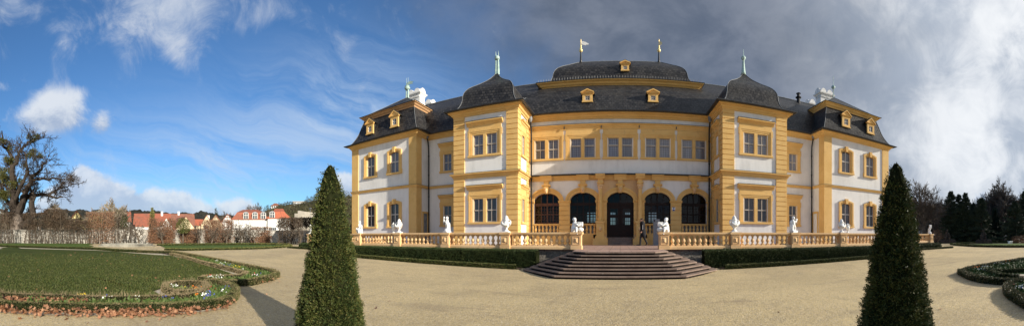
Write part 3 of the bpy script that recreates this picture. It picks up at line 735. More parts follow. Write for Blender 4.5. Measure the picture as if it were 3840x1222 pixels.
for sg in (-1, 1):
    # tower ogee roof
    tr = ring_roof('tower_roof', sg*8.73, 22.25, [(s_, s_, z) for s_, z in ((2.84, 10.03), (2.45, 10.13), (2.18, 10.27), (1.97, 10.6), (1.87, 10.97), (1.83, 11.35), (1.70, 11.66), (1.45, 11.95), (1.0, 12.28), (.53, 12.68), (.20, 13.08), (.10, 13.27))], pal)
    if sg < 0:
        f = MB()
        for q in (-1, 1): f.lathe([(.20 if 0 else .11, 0), (.10, .3), (.07, .9), (.055, 1.15), (.05, 1.2)], (sg*8.73+q*.085, 22.25, 13.22), 8)
        f.lathe([(.10, 1.08), (.17, 1.12), (.19, 1.2), (.18, 1.3), (.12, 1.36), (.03, 1.38)], (sg*8.73, 22.25, 13.22), 12)
        for q in (-1, 1): f.lathe([(.025, 1.36), (.03, 1.5), (.006, 1.74)], (sg*8.73+q*.1, 22.25, 13.22), 6)
        f.build('finial', M['copper'], pal)
    else: lathe_part('finial', [(.20, 0), (.15, .2), (.09, .8), (.07, 1.05), (.09, 1.08), (.16, 1.17), (.17, 1.27), (.10, 1.36), (.03, 1.42), (.012, 1.85)], (sg*8.73, 22.25, 13.22), 'copper', pal)
    # pavilion mansard
    pr = ring_roof('pavilion_roof', sg*19.1, 25.3, [(s_, s_, z) for s_, z in ((4.34, 10.03), (4.05, 10.10), (3.76, 10.28), (3.43, 10.85), (3.22, 11.4), (3.08, 11.9), (2.90, 12.46))], pal)
    c = MB(); s0 = 2.86; sq = [(-s0, -s0), (s0, -s0), (s0, s0), (-s0, s0)]; pth = [(sg*19.1+a, 25.3+bb) for a, bb in sq]
    c.sweep(pth, [(-.05, 12.40), (.06, 12.40), (.10, 12.50), (.20, 12.56), (.26, 12.66), (.36, 12.70), (.37, 12.75), (-.05, 12.76)], closed=True); c.build('roof_cornice', noisy('cornice_board', (.56, .33, .17), (.48, .28, .14), 4, .8, .2) if sg < 0 else M['ochre'], pr)
    up = ring_roof('pavilion_roof_cap', sg*19.1, 25.3, [(3.30, 3.30, 12.77), (2.9, 2.9, 12.90), (1.5, 1.5, 13.82), (.05, .05, 14.84)], pal, n=1)
    for x in (20.74, 17.84): dormer(sg*x, 21.78, 10.84, .86, 1.42, pr)
    if sg < 0:
        f = MB()
        for q in (-1, 1): f.lathe([(.10, 0), (.07, .5), (.06, .95)], (-19.1+q*.11, 25.3, 14.72), 8)
        f.lathe([(.15, .85), (.26, .95), (.28, 1.05), (.20, 1.12), (.25, 1.2), (.14, 1.28)], (-19.1, 25.3, 14.72), 12)
        for q in (-1, 1): f.lathe([(.02, 1.25), (.012, 2.05)], (-19.1+q*.1, 25.3, 14.72), 6)
        fo = f.build('finial', M['copper'], pal)
        fl = MB(); fl.poly([(-19.2, 25.28, 16.25), (-18.75, 25.28, 16.35), (-18.35, 25.28, 16.18), (-18.55, 25.28, 16.12), (-18.38, 25.28, 16.0), (-18.75, 25.28, 16.05), (-19.2, 25.28, 15.93)]+[(-19.2, 25.31, 16.25), (-18.75, 25.31, 16.35), (-18.35, 25.31, 16.18), (-18.55, 25.31, 16.12), (-18.38, 25.31, 16.0), (-18.75, 25.31, 16.05), (-19.2, 25.31, 15.93)],
                         [tuple(range(7)), tuple(range(13, 6, -1))]+[(i, (i+1) % 7, 7+(i+1) % 7, 7+i) for i in range(7)]); fl.build('weather_vane', M['copper'], fo)
    else: lathe_part('finial', [(.10, 0), (.05, .3), (.045, .95), (.10, .98), (.19, 1.08), (.19, 1.18), (.10, 1.28), (.03, 1.35), (.02, 2.0), (.035, 2.03), (.008, 2.25)], (19.1, 25.3, 14.72), 'copper', pal)
    # chimneys
    for (cx, cy, zt, w) in ((20.45, 28.7, 17.35, .95), (21.9, 33, 17.95, 1.0)):
        c = MB(); X = sg*cx
        c.box(X-w*.8, X+w*.8, cy-.45, cy+.45, 9, zt-.95)
        c.box(X-w*.88, X+w*.88, cy-.52, cy+.52, zt-1.9, zt-1.78)
        for k in range(9): x = X-w*.8+.09+(w*1.6-.18)*k/8; c.box(x-.05, x+.05, cy-.53, cy-.44, zt-1.22, zt-1.0)
        for k in range(4): y = cy-.36+.24*k; c.box(X-w*.8-.08, X-w*.8+.01, y-.05, y+.05, zt-1.22, zt-1.0); c.box(X+w*.8-.01, X+w*.8+.08, y-.05, y+.05, zt-1.22, zt-1.0)
        c.sweep([(X-w*.8, cy-.45), (X+w*.8, cy-.45), (X+w*.8, cy+.45), (X-w*.8, cy+.45)], [(-.2, zt-1.0), (.09, zt-1.0), (.12, zt-.92), (.20, zt-.86), (.22, zt-.74), (-.2, zt-.72)], closed=True)
        for q in (-1, 1):  # arched crests
            cc = X+q*w*.42; r = w*.38
            L = [(cc+r*math.cos(math.pi-math.pi*i/10), zt-.73+.95*r*1.35*math.sin(math.pi*i/10)) for i in range(11)]; frontal(cy-.5).ext(c, L, -1.0, 0)
        for q in (-1, 1):
            L = [(cy+.46*math.cos(math.pi-math.pi*i/10), zt-.73+.5*math.sin(math.pi*i/10)) for i in range(11)]; lateral(X+q*w*.8, q).ext(c, L, -.12, .14)
        c.build('chimney', M['chimney'], pal)
# wing roofs and ridge
mb = MB(); pf = interp([(22.95, 10.03, 0), (23.15, 10.16, 0), (23.42, 10.6, 0), (23.75, 11.4, 0), (24.25, 12.3, 0), (25.4, 13.2, 0), (28, 14.87, 0)], 3)
pf = [(v.x, v.y) for v in pf]; pf = pf+[(56-y, z) for y, z in pf[-2::-1]]
k = len(pf); mb.poly([(-20, y, z) for y, z in pf]+[(20, y, z) for y, z in pf], [tuple(range(k)), tuple(range(2*k-1, k-1, -1))]+[(i, (i+1) % k, k+(i+1) % k, k+i) for i in range(k)])
wr = mb.build('main_roof', M['slate'], pal)
r_ = MB(); r_.tube([(-19.5, 28, 14.9), (19.5, 28, 14.9)], .045, 6); r_.build('ridge_flashing', M['lead'], wr)
v = MB(); v.lathe([(.18, 0), (.16, .55), (.28, .58), (.30, .64), (.15, .7), (.15, .95), (.24, 1.0), (.04, 1.12)], (16.4, 27.3, 14.3), 10); v.build('vent_pot', M['black'], wr)
# centre roof, lantern
cr = ring_roof('centre_roof', 0, 28, [(9.6, 5.90, 10.03), (9.2, 5.62, 10.12), (8.8, 5.35, 10.4), (8.3, 4.95, 11.0), (7.55, 4.42, 11.66), (6.9, 3.75, 12.15), (6.0, 2.9, 12.68)], pal)
lw = MB(); lw.box(-6.05, 6.05, 28-2.68, 28+2.68, 12.4, 13.17); lo = lw.build('lantern_base', M['gutter'], pal)
c = MB(); s0 = 2.62; sq = [(-3.4-s0, 28-s0), (3.4+s0, 28-s0), (3.4+s0, 28+s0), (-3.4-s0, 28+s0)]
c.sweep(sq, [(-.05, 13.13), (.08, 13.13), (.11, 13.18), (.22, 13.24), (.28, 13.34), (.44, 13.40), (.46, 13.46), (-.05, 13.47)], closed=True); c.build('roof_cornice', M['ochre'], pal)
lr = ring_roof('lantern_roof', 0, 28, [(3.4+s_, s_, z) for s_, z in ((3.14, 13.47), (2.75, 13.56), (2.30, 13.80), (2.05, 14.2), (1.96, 14.65), (1.78, 15.05), (1.42, 15.42), (.85, 15.82), (.06, 16.38))], pal)
g = MB(); g.sweep(sq, [(.40, 13.465), (.50, 13.465), (.50, 13.51), (.40, 13.52)], closed=True)
for x in np.arange(-6.35, 6.4, .21): g.tube([(x, 24.98, 13.5), (x, 24.98, 13.72)], .012, 4)
g.build('snow_guard', M['gutter'], lr)
r_ = MB(); r_.tube([(-3.4, 28, 16.4), (3.4, 28, 16.4)], .04, 6); r_.build('ridge_flashing', M['lead'], lr)
for x, d_ in ((-3.37, 1), (3.3, .35)):
    f = MB(); f.lathe([(.16, 0), (.09, .25), (.06, .95), (.05, 1.0)], (x, 28, 16.3), 10); fo = f.build('finial', M['gutter'], pal, smooth=True)
    f = MB(); f.lathe([(.05, .95), (.14, 1.02), (.17, 1.12), (.12, 1.22), (.06, 1.28), (.10, 1.34), (.05, 1.42), (.09, 1.5), (.04, 1.6), (.03, 1.95), (.05, 2.0), (.006, 2.12)], (x, 28, 16.3), 12)
    f.build('gilded_orb', M['gilt'], fo, smooth=True)
    L = [(0, 1.92), (.28*d_, 1.87), (.62*d_, 1.68), (.60*d_, 1.58), (.45*d_, 1.60), (.36*d_, 1.54), (.05*d_, 1.64)]
    v = MB(); n_ = len(L); v.poly([(x+.04+a, 28-(0 if d_ == 1 else a*.9), 16.3+z) for a, z in L]+[(x+.04+a, 28.03-(0 if d_ == 1 else a*.9), 16.3+z) for a, z in L], [tuple(range(n_)), tuple(range(2*n_-1, n_-1, -1))]+[(i, (i+1) % n_, n_+(i+1) % n_, n_+i) for i in range(n_)])
    v.build('weather_vane', M['gilt'] if d_ < 1 else M['marble'], fo)
for sg in (-1, 1): dormer(sg*2.30, 22.95, 10.92, .70, .90, cr, 1.6)
dormer(.38, 25.95, 14.55, .62, .80, lr, 1.2)
# shield sign on the pier
s_ = empty('shield_sign', (3.7, DC-.1, 3.26), 'small blue and white shield plate fixed on the ochre pier right of the entrance', 'sign')
F = frontal(DC-.095); b = MB(); F.ext(b, [(3.59, 3.54), (3.81, 3.54), (3.81, 3.34), (3.70, 3.24), (3.59, 3.34)], -.01, .012); b.build('plate', M['signwhite'], s_)
b = MB(); F.ext(b, [(3.60, 3.535), (3.80, 3.535), (3.70, 3.43)], .013, .016); F.ext(b, [(3.70, 3.42), (3.785, 3.335), (3.70, 3.255), (3.615, 3.335)], .013, .016); b.build('blue_emblem', M['blueflag'], s_)
# ================================================================ GROUND
def sheet(name, pts, mat, off, kind='structure', step=1.6, loc=None):
    bm = bmesh.new(); vs = [bm.verts.new((x, y, 0)) for x, y in pts]; bm.faces.new(vs)
    bmesh.ops.triangulate(bm, faces=bm.faces)
    xs = [p[0] for p in pts]; ys = [p[1] for p in pts]
    for lo, hi, ax in ((min(xs), max(xs), 0), (min(ys), max(ys), 1)):
        c = lo+step
        while c < hi:
            co = (c, 0, 0) if ax == 0 else (0, c, 0); no = (1, 0, 0) if ax == 0 else (0, 1, 0)
            bmesh.ops.bisect_plane(bm, geom=bm.verts[:]+bm.edges[:]+bm.faces[:], plane_co=co, plane_no=no); c += step
    for v in bm.verts: v.co.z = gz(v.co.x, v.co.y)+off
    bmesh.ops.recalc_face_normals(bm, faces=bm.faces)
    me = bpy.data.meshes.new(name); bm.to_mesh(me); bm.free()
    if me.polygons and me.polygons[0].normal.z < 0: me.flip_normals()
    me.materials.append(mat); o = bpy.data.objects.new(name, me); COL.objects.link(o)
    if kind: o['kind'] = kind
    return o
rs = [0, 2, 4, 6, 8, 10, 12, 13]+[13+.8*i for i in range(1, 30)]+[38, 42, 48, 56, 70, 90, 130, 200, 400, 900]
V = []; seg = 96
for r in rs:
    for k in range(seg):
        a = 2*math.pi*k/seg; x, y = r*math.cos(a), r*math.sin(a); V.append((x, y, gz(x, y)))
Fc = [(i*seg+k, (i+1)*seg+k, (i+1)*seg+(k+1) % seg, i*seg+(k+1) % seg) for i in range(len(rs)-1) for k in range(seg)]
g = np_mesh('gravel_ground', V, Fc, M['gravel'], smooth=True); g['kind'] = 'structure'
def sm_poly(pts, n=4, closed=True):
    P = [Vector((x, y, 0)) for x, y in pts]; out = []; k = len(P)
    rng_ = range(k) if closed else range(k-1)
    for i in rng_:
        if closed: p0, p1, p2, p3 = P[i-1], P[i], P[(i+1) % k], P[(i+2) % k]
        else: p0, p1, p2, p3 = P[max(0, i-1)], P[i], P[i+1], P[min(k-1, i+2)]
        for j in range(n):
            t = j/n; v = .5*((2*p1)+(p2-p0)*t+(2*p0-5*p1+4*p2-p3)*t*t+(3*p1-p0-3*p2+p3)*t**3); out.append((v.x, v.y))
    if not closed: out.append((P[-1].x, P[-1].y))
    return out
G = lambda L: [gp(x, y) for x, y in L]
# fields beyond the garden hedge
far = [(-47.3, -60), (-47.3, 62), (-420, 200), (-420, -200)]
sheet('field', far, M['lawnfar'], .03, step=40)
sheet('park_grass', [(24, 60), (140, 60), (160, -20), (58, -20), (54, 4), (44, 38)], M['lawn'], .03, step=8)
# ---------------------------------------------------------------- parterre, left
lawn = G([(0, 930), (357, 940), (446, 946), (580, 957), (638, 959.5), (700, 975), (750, 992), (820, 1011), (893, 1036), (911, 1043), (850, 1047), (768, 1050), (719, 1058.6), (690, 1069), (625, 1079), (576, 1094), (600, 1110), (670, 1120), (600, 1122), (357, 1122), (179, 1114), (0, 1107)])
lx = [(-30, -9.5), (-16, -8)]
lawn_full = lawn+[(-11.2, -5.5), (-20, -9), (-33, -9)]
sheet('lawn', lawn_full, M['lawn'], .030)
outer = G([(0, 922), (357, 934), (536, 944), (647, 949), (759, 969), (893, 999), (960, 1013), (1027, 1027), (1047, 1039), (1018, 1054), (937, 1073), (893, 1077), (900, 1088), (888, 1104), (876, 1130), (835, 1159), (714, 1176), (560, 1182), (357, 1186), (179, 1184), (0, 1174)])
bed = outer+[(-7.5, -3.6), (-12, -6), (-20, -10.5), (-35, -10.5)]
sheet('pale_path_edge', bed, M['edge'], .012)
def ribbon_bed(name, line, w, mat, off, kind='structure'):
    P = [Vector((x, y)) for x, y in line]; L = []; Rr = []
    for i, p in enumerate(P):
        d = (P[min(i+1, len(P)-1)]-P[max(i-1, 0)]).normalized(); n = Vector((-d.y, d.x)); L.append(tuple(p+n*w/2)); Rr.append(tuple(p-n*w/2))
    return L+Rr[::-1]
def resample(line, step):
    out = [Vector(line[0])]; 
    for a, b in zip(line, line[1:]):
        a, b = Vector(a), Vector(b); L = (b-a).length; n = max(1, int(round(L/step)))
        for i in range(1, n+1): out.append(a+(b-a)*i/n)
    return out
def strip_np(line, w, h, dens, L, W, gap=0, z0=None, rough=.03):
    "clipped hedge: displaced core plus leaf cards; returns core (V,F) and leaf (V,F)"
    P = resample(line, .12 if h < .5 else .25); n = len(P); cs = []; prof = [(-.5, 0), (-.5, .55), (-.46, .9), (-.3, 1), (.3, 1), (.46, .9), (.5, .55), (.5, 0)]
    Vv = []
    lp = []; ln = []
    for i, p in enumerate(P):
        d = (P[min(i+1, n-1)]-P[max(i-1, 0)]).normalized(); nn = Vector((d.y, -d.x)); g0 = gz(p.x, p.y) if z0 is None else z0
        for (a, b) in prof:
            q = Vector((p.x+nn.x*a*w*.86, p.y+nn.y*a*w*.86, g0+b*h*.93)); q += mnoise.noise_vector(q*3.1)*rough; Vv.append(tuple(q))
    k = len(prof); Ff = [(i*k+j, i*k+j+1, (i+1)*k+j+1, (i+1)*k+j) for i in range(n-1) for j in range(k-1)]
    for e in (0, n-1): Ff += [(e*k, e*k+1, e*k+6, e*k+7), (e*k+1, e*k+2, e*k+5, e*k+6), (e*k+2, e*k+3, e*k+4, e*k+5)]
    tot = sum((b-a).length for a, b in zip(P, P[1:])); m = int(dens*tot*(w+2*h))
    idx = rng.integers(0, n-1, m); t = rng.random(m); A = np.array([tuple(p) for p in P]); p0 = A[idx]; p1 = A[idx+1]
    c = p0+(p1-p0)*t[:, None]; d = p1-p0; d /= np.linalg.norm(d, axis=1)[:, None]+1e-9; nn = np.stack([d[:, 1], -d[:, 0]], 1)
    s = rng.random(m)*(w+2*h); side = np.where(s < h, -1, np.where(s < h+w, 0, 1))
    across = np.where(side == 0, (s-h)/w-.5, side*.5)*w; zz = np.where(side == -1, s, np.where(side == 0, h, s-h-w))
    zg = np.array([gz(x, y) if z0 is None else z0 for x, y in c])
    edge = rng.uniform(.86, 1.0, m)
    if gap: keep = np.array([mnoise.noise(Vector((x*1.3, y*1.3, 3.3))) > -gap for x, y in c])
    else: keep = np.ones(m, bool)
    Pp = np.stack([c[:, 0]+nn[:, 0]*across*edge, c[:, 1]+nn[:, 1]*across*edge, zg+zz*edge], 1)[keep]
    Nn = np.stack([nn[:, 0]*side, nn[:, 1]*side, (side == 0)*1.0+.25], 1)[keep]
    return (np.array(Vv), np.array(Ff)), leaf_cards(Pp, Nn, L, W)
def hedge(name, lines, w, h, mat, label, cat='hedge', group=None, dens=900, L=.045, W=.02, core='core', z0=None, mats2=None, gap=0, rough=.03):
    c0 = lines[0][0]; root = empty(name, (c0[0], c0[1], gz(*c0)), label, cat, group)
    A = [strip_np(l, w, h, dens, L, W, gap, z0, rough) for l in lines]
    o = np_mesh('inner_growth', *merge(*[a[0] for a in A]), M[core], root)
    np_mesh('foliage', *merge(*[a[1] for a in A]), M[mat], root)
    return root
upper_in = [(668, 961), (765, 993), (850, 1013), (923, 1034)]
LINES = {
 'u1': G([(0, 926), (357, 937), (440, 944), (516, 947.5)]),
 'u2': G([(514, 948), (600, 951), (647, 951), (759, 972), (893, 1001), (960, 1015), (1024, 1029), (1040, 1039), (1014, 1052), (940, 1070), (893, 1074), (820, 1071), (748, 1061)]),
 'u3': G([(640, 958), (668, 963), (765, 993), (850, 1014), (925, 1034), (905, 1046), (832, 1050), (771, 1050), (750, 1058)]),
}
low = sm_poly(G([(776, 1069), (830, 1074), (868, 1088), (884, 1102), (876, 1124), (835, 1148), (736, 1163), (650, 1169), (560, 1172), (357, 1172), (179, 1168), (0, 1158)])+[(-7.6, -2.6), (-10, -4.6)], 4, False)
low_in = sm_poly(G([(776, 1090), (768, 1104), (741, 1120), (677, 1131), (560, 1137), (400, 1138), (179, 1131), (0, 1121)])+[(-8.7, -3.2), (-11, -5)], 4, False)
scroll = sm_poly(G([(615, 1090), (640, 1077), (693, 1072), (750, 1075), (776, 1085), (768, 1100), (735, 1110), (680, 1112), (630, 1104)]), 4, True); scroll.append(scroll[0])
sheet('bed_soil', ribbon_bed('s', [((a[0]+b[0])/2, (a[1]+b[1])/2) for a, b in zip(resample(low[12:], .5)[::1], resample(low[12:], .5)[::1])], .9, None, 0), M['soil'], .022) if 0 else None
sheet('bed_soil', G([(776, 1069), (830, 1074), (868, 1088), (884, 1102), (876, 1124), (835, 1148), (736, 1163), (650, 1169), (560, 1172), (357, 1172), (179, 1168), (0, 1158)])+[(-7.6, -2.6), (-10, -4.6), (-11, -5), (-8.7, -3.2)]+G([(0, 1121), (179, 1131), (400, 1138), (560, 1137), (677, 1131), (741, 1120), (768, 1104), (776, 1090)]), M['soil'], .040)
sheet('bed_soil', scroll[:-1], M['soil'], .041)
sheet('bed_soil', G([(600, 951), (647, 951), (759, 972), (893, 1001), (960, 1015), (1024, 1029), (1040, 1039), (1014, 1052), (940, 1070), (893, 1074), (820, 1071), (748, 1061), (750, 1058), (771, 1050), (832, 1050), (905, 1046), (925, 1034), (850, 1014), (765, 993), (668, 963)]), M['soil'], .042)
GB = 'low box edgings of the flower beds'
hedge('box_edging', [LINES['u1']], .30, .22, 'box', 'low clipped box edging along the far side of the big green lawn', group=GB, dens=700)
hedge('box_edging', [LINES['u2']], .20, .20, 'boxmix', 'outer box edging of the pointed flower bed that juts into the gravel', group=GB, dens=1600)
hedge('box_edging', [LINES['u3']], .16, .17, 'boxdry', 'inner box edging with dry tan twigs between pointed bed and lawn', group=GB, dens=1800)
hedge('box_edging', [low], .20, .19, 'boxmix', 'low green box edging beside the drift of orange fallen leaves', group=GB, dens=3600, L=.026, W=.014)
hedge('box_edging', [low_in], .16, .18, 'boxdry', 'straw coloured dry box edging between flowers and the near side of the lawn', group=GB, dens=4200, L=.024, W=.012)
hedge('box_edging', [scroll], .15, .17, 'boxdry', 'oval scroll of box edging at the corner of the big lawn', group=GB, dens=3000, L=.035, W=.015)
# grass blades on the near lawn
def in_poly(x, y, P):
    c = False; j = len(P)-1
    for i in range(len(P)):
        if ((P[i][1] > y) != (P[j][1] > y)) and (x < (P[j][0]-P[i][0])*(y-P[i][1])/(P[j][1]-P[i][1])+P[i][0]): c = not c
        j = i
    return c
def scatter(poly, n, rmax=99):
    xs = [p[0] for p in poly]; ys = [p[1] for p in poly]; out = []
    while len(out) < n:
        x = random.uniform(min(xs), max(xs)); y = random.uniform(min(ys), max(ys))
        if math.hypot(x, y) < rmax and in_poly(x, y, poly): out.append((x, y))
    return out
pts = np.array([(x, y, gz(x, y)+.025) for x, y in scatter(lawn, 70000, 26) if random.random() < max(0, min(1, (24-math.hypot(x, y))/14))])
Vv, Ff = leaf_cards(pts, np.tile([0, 0, 1.0], (len(pts), 1)), .055, .018, .35)
gb = np_mesh('grass', Vv, Ff, foliage('grass_blade', (.048, .068, .014), (.062, .078, .018), (.105, .092, .032), scale=.7)); tag(gb, 'short green turf of the big lawn with a few yellow tufts', 'grass', kind='stuff')
# fallen leaves
def leaflitter(name, P, size, label, zup=.02):
    Vs = []; Fs = []
    for (x, y, z) in P:
        n = 5; a0 = random.uniform(0, 6.28); tilt = Matrix.Rotation(random.uniform(-.9, .9), 3, 'X')@Matrix.Rotation(random.uniform(-.9, .9), 3, 'Y'); s = size*random.uniform(.6, 1.25); b = len(Vs)
        for k in range(10):
            r = s*(1 if k % 2 == 0 else .45); a = a0+k*math.pi/5; v = tilt@Vector((r*math.cos(a), r*math.sin(a), (.25 if k % 2 == 0 else 0)*s)); Vs.append((x+v.x, y+v.y, z+zup+v.z+s*.3))
        Vs.append((x, y, z+zup+s*.3)); c = b+10
        Fs += [(b+k, b+(k+1) % 10, c) for k in range(10)]
    o = np_mesh(name, Vs, Fs, M['leaf']); return tag(o, label, 'leaves', kind='stuff')
litter = []
front = resample([p for p in sm_poly(G([(880, 1142), (835, 1162), (736, 1178), (650, 1184), (560, 1187), (357, 1187), (179, 1183), (0, 1172)])+[(-6.9, -2.2)], 4, False)], .05)
for p in front:
    thick = 1 if math.hypot(p.x+3.2, p.y-5) > 2.2 else .35
    a = math.atan2(p.x, p.y)
    dn = mnoise.noise(Vector((p.x*1.1, p.y*1.1, 1)))+.5*mnoise.noise(Vector((p.x*3, p.y*3, 4)))
    for k in range(int(max(0, (8+11*dn) if a < -1.28 else 2+6*dn))):
        o = abs(random.gauss(0, .09)); d = Vector((p.x, p.y)).normalized(); litter.append((p.x+d.x*(.10-o)+random.gauss(0, .03), p.y+d.y*(.10-o)+random.gauss(0, .03), random.uniform(0, .13)*max(0, 1-o*5)))
inner = resample(low_in, .05)
for p in inner:
    if math.atan2(p.x, p.y) < -1.62:
        for k in range(6): d = Vector((p.x, p.y)).normalized(); o = random.uniform(.15, .5); litter.append((p.x-d.x*o, p.y-d.y*o, .05+random.uniform(0, .06)))
for x, y in G([(1012, 1056), (1003, 1060), (1022, 1050)]):
    for k in range(14): litter.append((x+random.gauss(0, .14), y+random.gauss(0, .10), random.uniform(0, .06)))
leaflitter('leaf_litter', litter, .046, 'drift of orange brown fallen leaves along the near box edging')
lone = [(x, y, gz(x, y)+.03) for x, y in scatter(lawn, 90, 24)]+[(x, y, gz(x, y)) for x, y in G([(330, 1213), (550, 1208), (130, 1192), (75, 1198), (470, 1190), (1000, 1104), (1075, 1074), (1410, 1158), (1478, 1010), (1460, 1130), (600, 1200), (250, 1200), (690, 1192), (3526, 1160), (2920, 1172), (3400, 1100), (2960, 1110)])]
leaflitter('scattered_leaves', lone, .05, 'single brown leaves scattered over lawn and gravel', .0)
# flowers
def flowers(name, spots, label, n=9, group='winter flower clumps in the beds'):
    pass
petal = {'fwhite': [], 'fyellow': [], 'fblue': [], 'forange': [], 'fred': []}; green = []
def clump(px, py, col, k=10, s=.10):
    x, y = gp(px, py); green.extend([(x+random.gauss(0, s), y+random.gauss(0, s), gz(x, y)+.05) for _ in range(k*3)])
    for _ in range(k): petal[col].append((x+random.gauss(0, s), y+random.gauss(0, s), gz(x, y)+random.uniform(.10, .19)))
for a in [(305, 1128, 'fyellow', 16, .06), (412, 1136, 'fblue', 8, .07), (408, 1138, 'fwhite', 8, .05), (520, 1140, 'fwhite', 4, .03), (738, 1128, 'forange', 6, .03), (762, 1130, 'fwhite', 12, .08), (785, 1132, 'fblue', 14, .08), (790, 1118, 'fblue', 8, .1), (845, 1112, 'fwhite', 5, .1), (800, 1098, 'fred', 8, .15), (860, 1098, 'fblue', 8, .12), (653, 1089, 'fwhite', 10, .06), (700, 1092, 'fyellow', 4, .1), (743, 1100, 'forange', 14, .08), (815, 1050, 'fwhite', 22, .10), (790, 1054, 'fwhite', 10, .08), (784, 1050, 'fred', 8, .08), (825, 1056, 'fwhite', 8, .06), (812, 988, 'fwhite', 4, .06), (835, 998, 'fwhite', 6, .08), (850, 1004, 'fblue', 6, .15), (893, 1013, 'fyellow', 12, .10), (915, 1022, 'fwhite', 4, .08), (945, 1042, 'fred', 10, .1), (955, 1048, 'fwhite', 5, .08), (970, 1044, 'fblue', 8, .1), (628, 1140, 'fblue', 8, .08),
          (3660, 1014, 'forange', 14, .10), (3668, 1022, 'fwhite', 6, .12), (3700, 1012, 'fwhite', 8, .15), (3760, 998, 'fwhite', 10, .18), (3775, 992, 'forange', 6, .15), (3800, 985, 'fwhite', 8, .18), (3690, 1024, 'fblue', 8, .15), (3825, 978, 'fyellow', 5, .12), (3825, 1095, 'fwhite', 24, .10), (3835, 1105, 'fblue', 12, .08), (3810, 1090, 'fred', 6, .06)]: clump(*a)
for col, P in petal.items():
    nm = {'fwhite': 'white', 'fyellow': 'yellow', 'fblue': 'blue', 'forange': 'orange', 'fred': 'dark red'}[col]
    P = np.array(P); Vv, Ff = leaf_cards(np.repeat(P, 5, 0), np.tile([0, -.3, .6], (5*len(P), 1)), .030, .028, 1.2); o = np_mesh('pansy_flowers', Vv, Ff, M[col]); tag(o, nm+' pansy blossoms dotted through the box edged beds', 'flowers', kind='stuff')
for Pg in scatter([tuple(p) for p in G([(776, 1072), (860, 1088), (880, 1102), (870, 1124), (830, 1145), (736, 1158), (560, 1166), (357, 1168), (100, 1160), (100, 1128), (400, 1140), (677, 1134), (770, 1104)])], 900): green.append((Pg[0], Pg[1], .05))
for Pg in scatter([tuple(p) for p in G([(700, 958), (893, 1004), (1010, 1030), (1030, 1040), (950, 1066), (860, 1070), (760, 1062), (780, 1052), (905, 1049), (930, 1034), (850, 1012)])], 1800): green.append((Pg[0], Pg[1], gz(*Pg)+.05))
for Pg in scatter([tuple(p) for p in G([(3615, 1022), (3840, 982), (3900, 974), (3900, 1015), (3740, 1032), (3760, 1060), (3660, 1046)])], 1500): green.append((Pg[0], Pg[1], gz(*Pg)+.05))
for Pg in scatter([tuple(p) for p in G([(3790, 1082), (3860, 1070), (3900, 1150), (3840, 1140), (3795, 1108)])], 900): green.append((Pg[0], Pg[1], gz(*Pg)+.05))
green = np.array(green); Vv, Ff = leaf_cards(np.repeat(green, 4, 0)+rng.normal(0, .03, (4*len(green), 3)), np.tile([0, 0, .8], (4*len(green), 1)), .09, .045, .9)
tag(np_mesh('bedding_leaves', Vv, Ff, foliage('bedding_leaf', (.05, .09, .02), (.08, .12, .03), (.13, .14, .05), scale=3)), 'low green leafy bedding plants filling the flower beds', 'plants', kind='stuff')
# twiggy dry stems
tw = []
for ln_, k in ((low_in, 900), (scroll, 350), (LINES['u2'][2:8], 900)):
    P = resample(ln_, .05)
    for _ in range(k): p = random.choice(P); tw.append((p.x+random.gauss(0, .07), p.y+random.gauss(0, .07), gz(p.x, p.y)+.16))
tw = np.array(tw); Vv, Ff = leaf_cards(tw, np.tile([0, 0, 1.0], (len(tw), 1)), .13, .008, .35)
tag(np_mesh('dry_stems', Vv, Ff, M['boxdry']), 'thin dry tan stems sticking up from the box edgings', 'stems', kind='stuff')
# second lawns and the round basin
lf = G([(-60, 907), (60, 908), (200, 908.5), (310, 911), (352, 915), (330, 919), (352, 923), (340, 927), (200, 927), (0, 924), (-60, 923)])+[(-50, -14), (-55, -12)]
sheet('lawn', G([(-60, 907), (60, 908), (200, 908.5), (310, 911), (352, 915), (330, 919), (352, 923), (340, 927), (200, 927), (0, 924), (-60, 923)]), M['lawnfar'], .03)
sheet('lawn', G([(600, 922), (640, 921), (800, 920), (1000, 919), (1080, 920.5), (1090, 922.5), (1060, 928), (980, 933), (800, 937), (690, 938.5), (620, 937), (620, 930)]), M['lawnfar'], .03)
hedge('box_edging', [G([(590, 921), (640, 920), (800, 919), (1000, 918), (1085, 920)])], .4, .16, 'olive', 'yellowish low edging along the back of the far lens shaped lawn', group=GB, dens=220, L=.09, W=.05)
hedge('box_edging', [G([(1090, 923), (1060, 929), (980, 934), (800, 938), (690, 940), (620, 938)])], .4, .15, 'olive', 'yellowish low edging along the front of the far lens shaped lawn', group=GB, dens=220, L=.09, W=.05)
sheet('lawn', G([(-20, 905), (300, 906), (740, 905.5), (1080, 905), (1080, 911), (900, 914), (740, 914.5), (300, 911), (-20, 909)]), M['lawnfar'], .02)
bx, by = at(476, 37.0); tb = empty('stone_basin', (bx, by, gz(bx, by)), 'low grey stone basin rim with curved lobes on the gravel before the brown hedge', 'fountain basin')
b = MB(); zb = gz(bx, by)-.05
L = []
for i in range(64):
    a = 2*math.pi*i/64; r = 2.3+.28*math.cos(4*a); L.append((bx+r*math.cos(a)*1.08, by+r*math.sin(a)*1.08))
b.sweep(L, [(-.35, zb), (.10, zb), (.10, zb+.22), (.16, zb+.24), (.16, zb+.32), (-.30, zb+.34)], closed=True); b.build('rim', noisy('weathered_stone', (.34, .32, .27), (.25, .24, .20), 2, .9, .2, bstr=.3), tb)
b = MB(); L2 = [(bx+(x-bx)*1.16, by+(y-by)*1.16) for x, y in L]; b.prism(L2, zb-.02, zb+.14); b.build('step', noisy('weathered_step', (.30, .28, .23), (.22, .21, .18), 2, .9, .2, bstr=.3), tb)
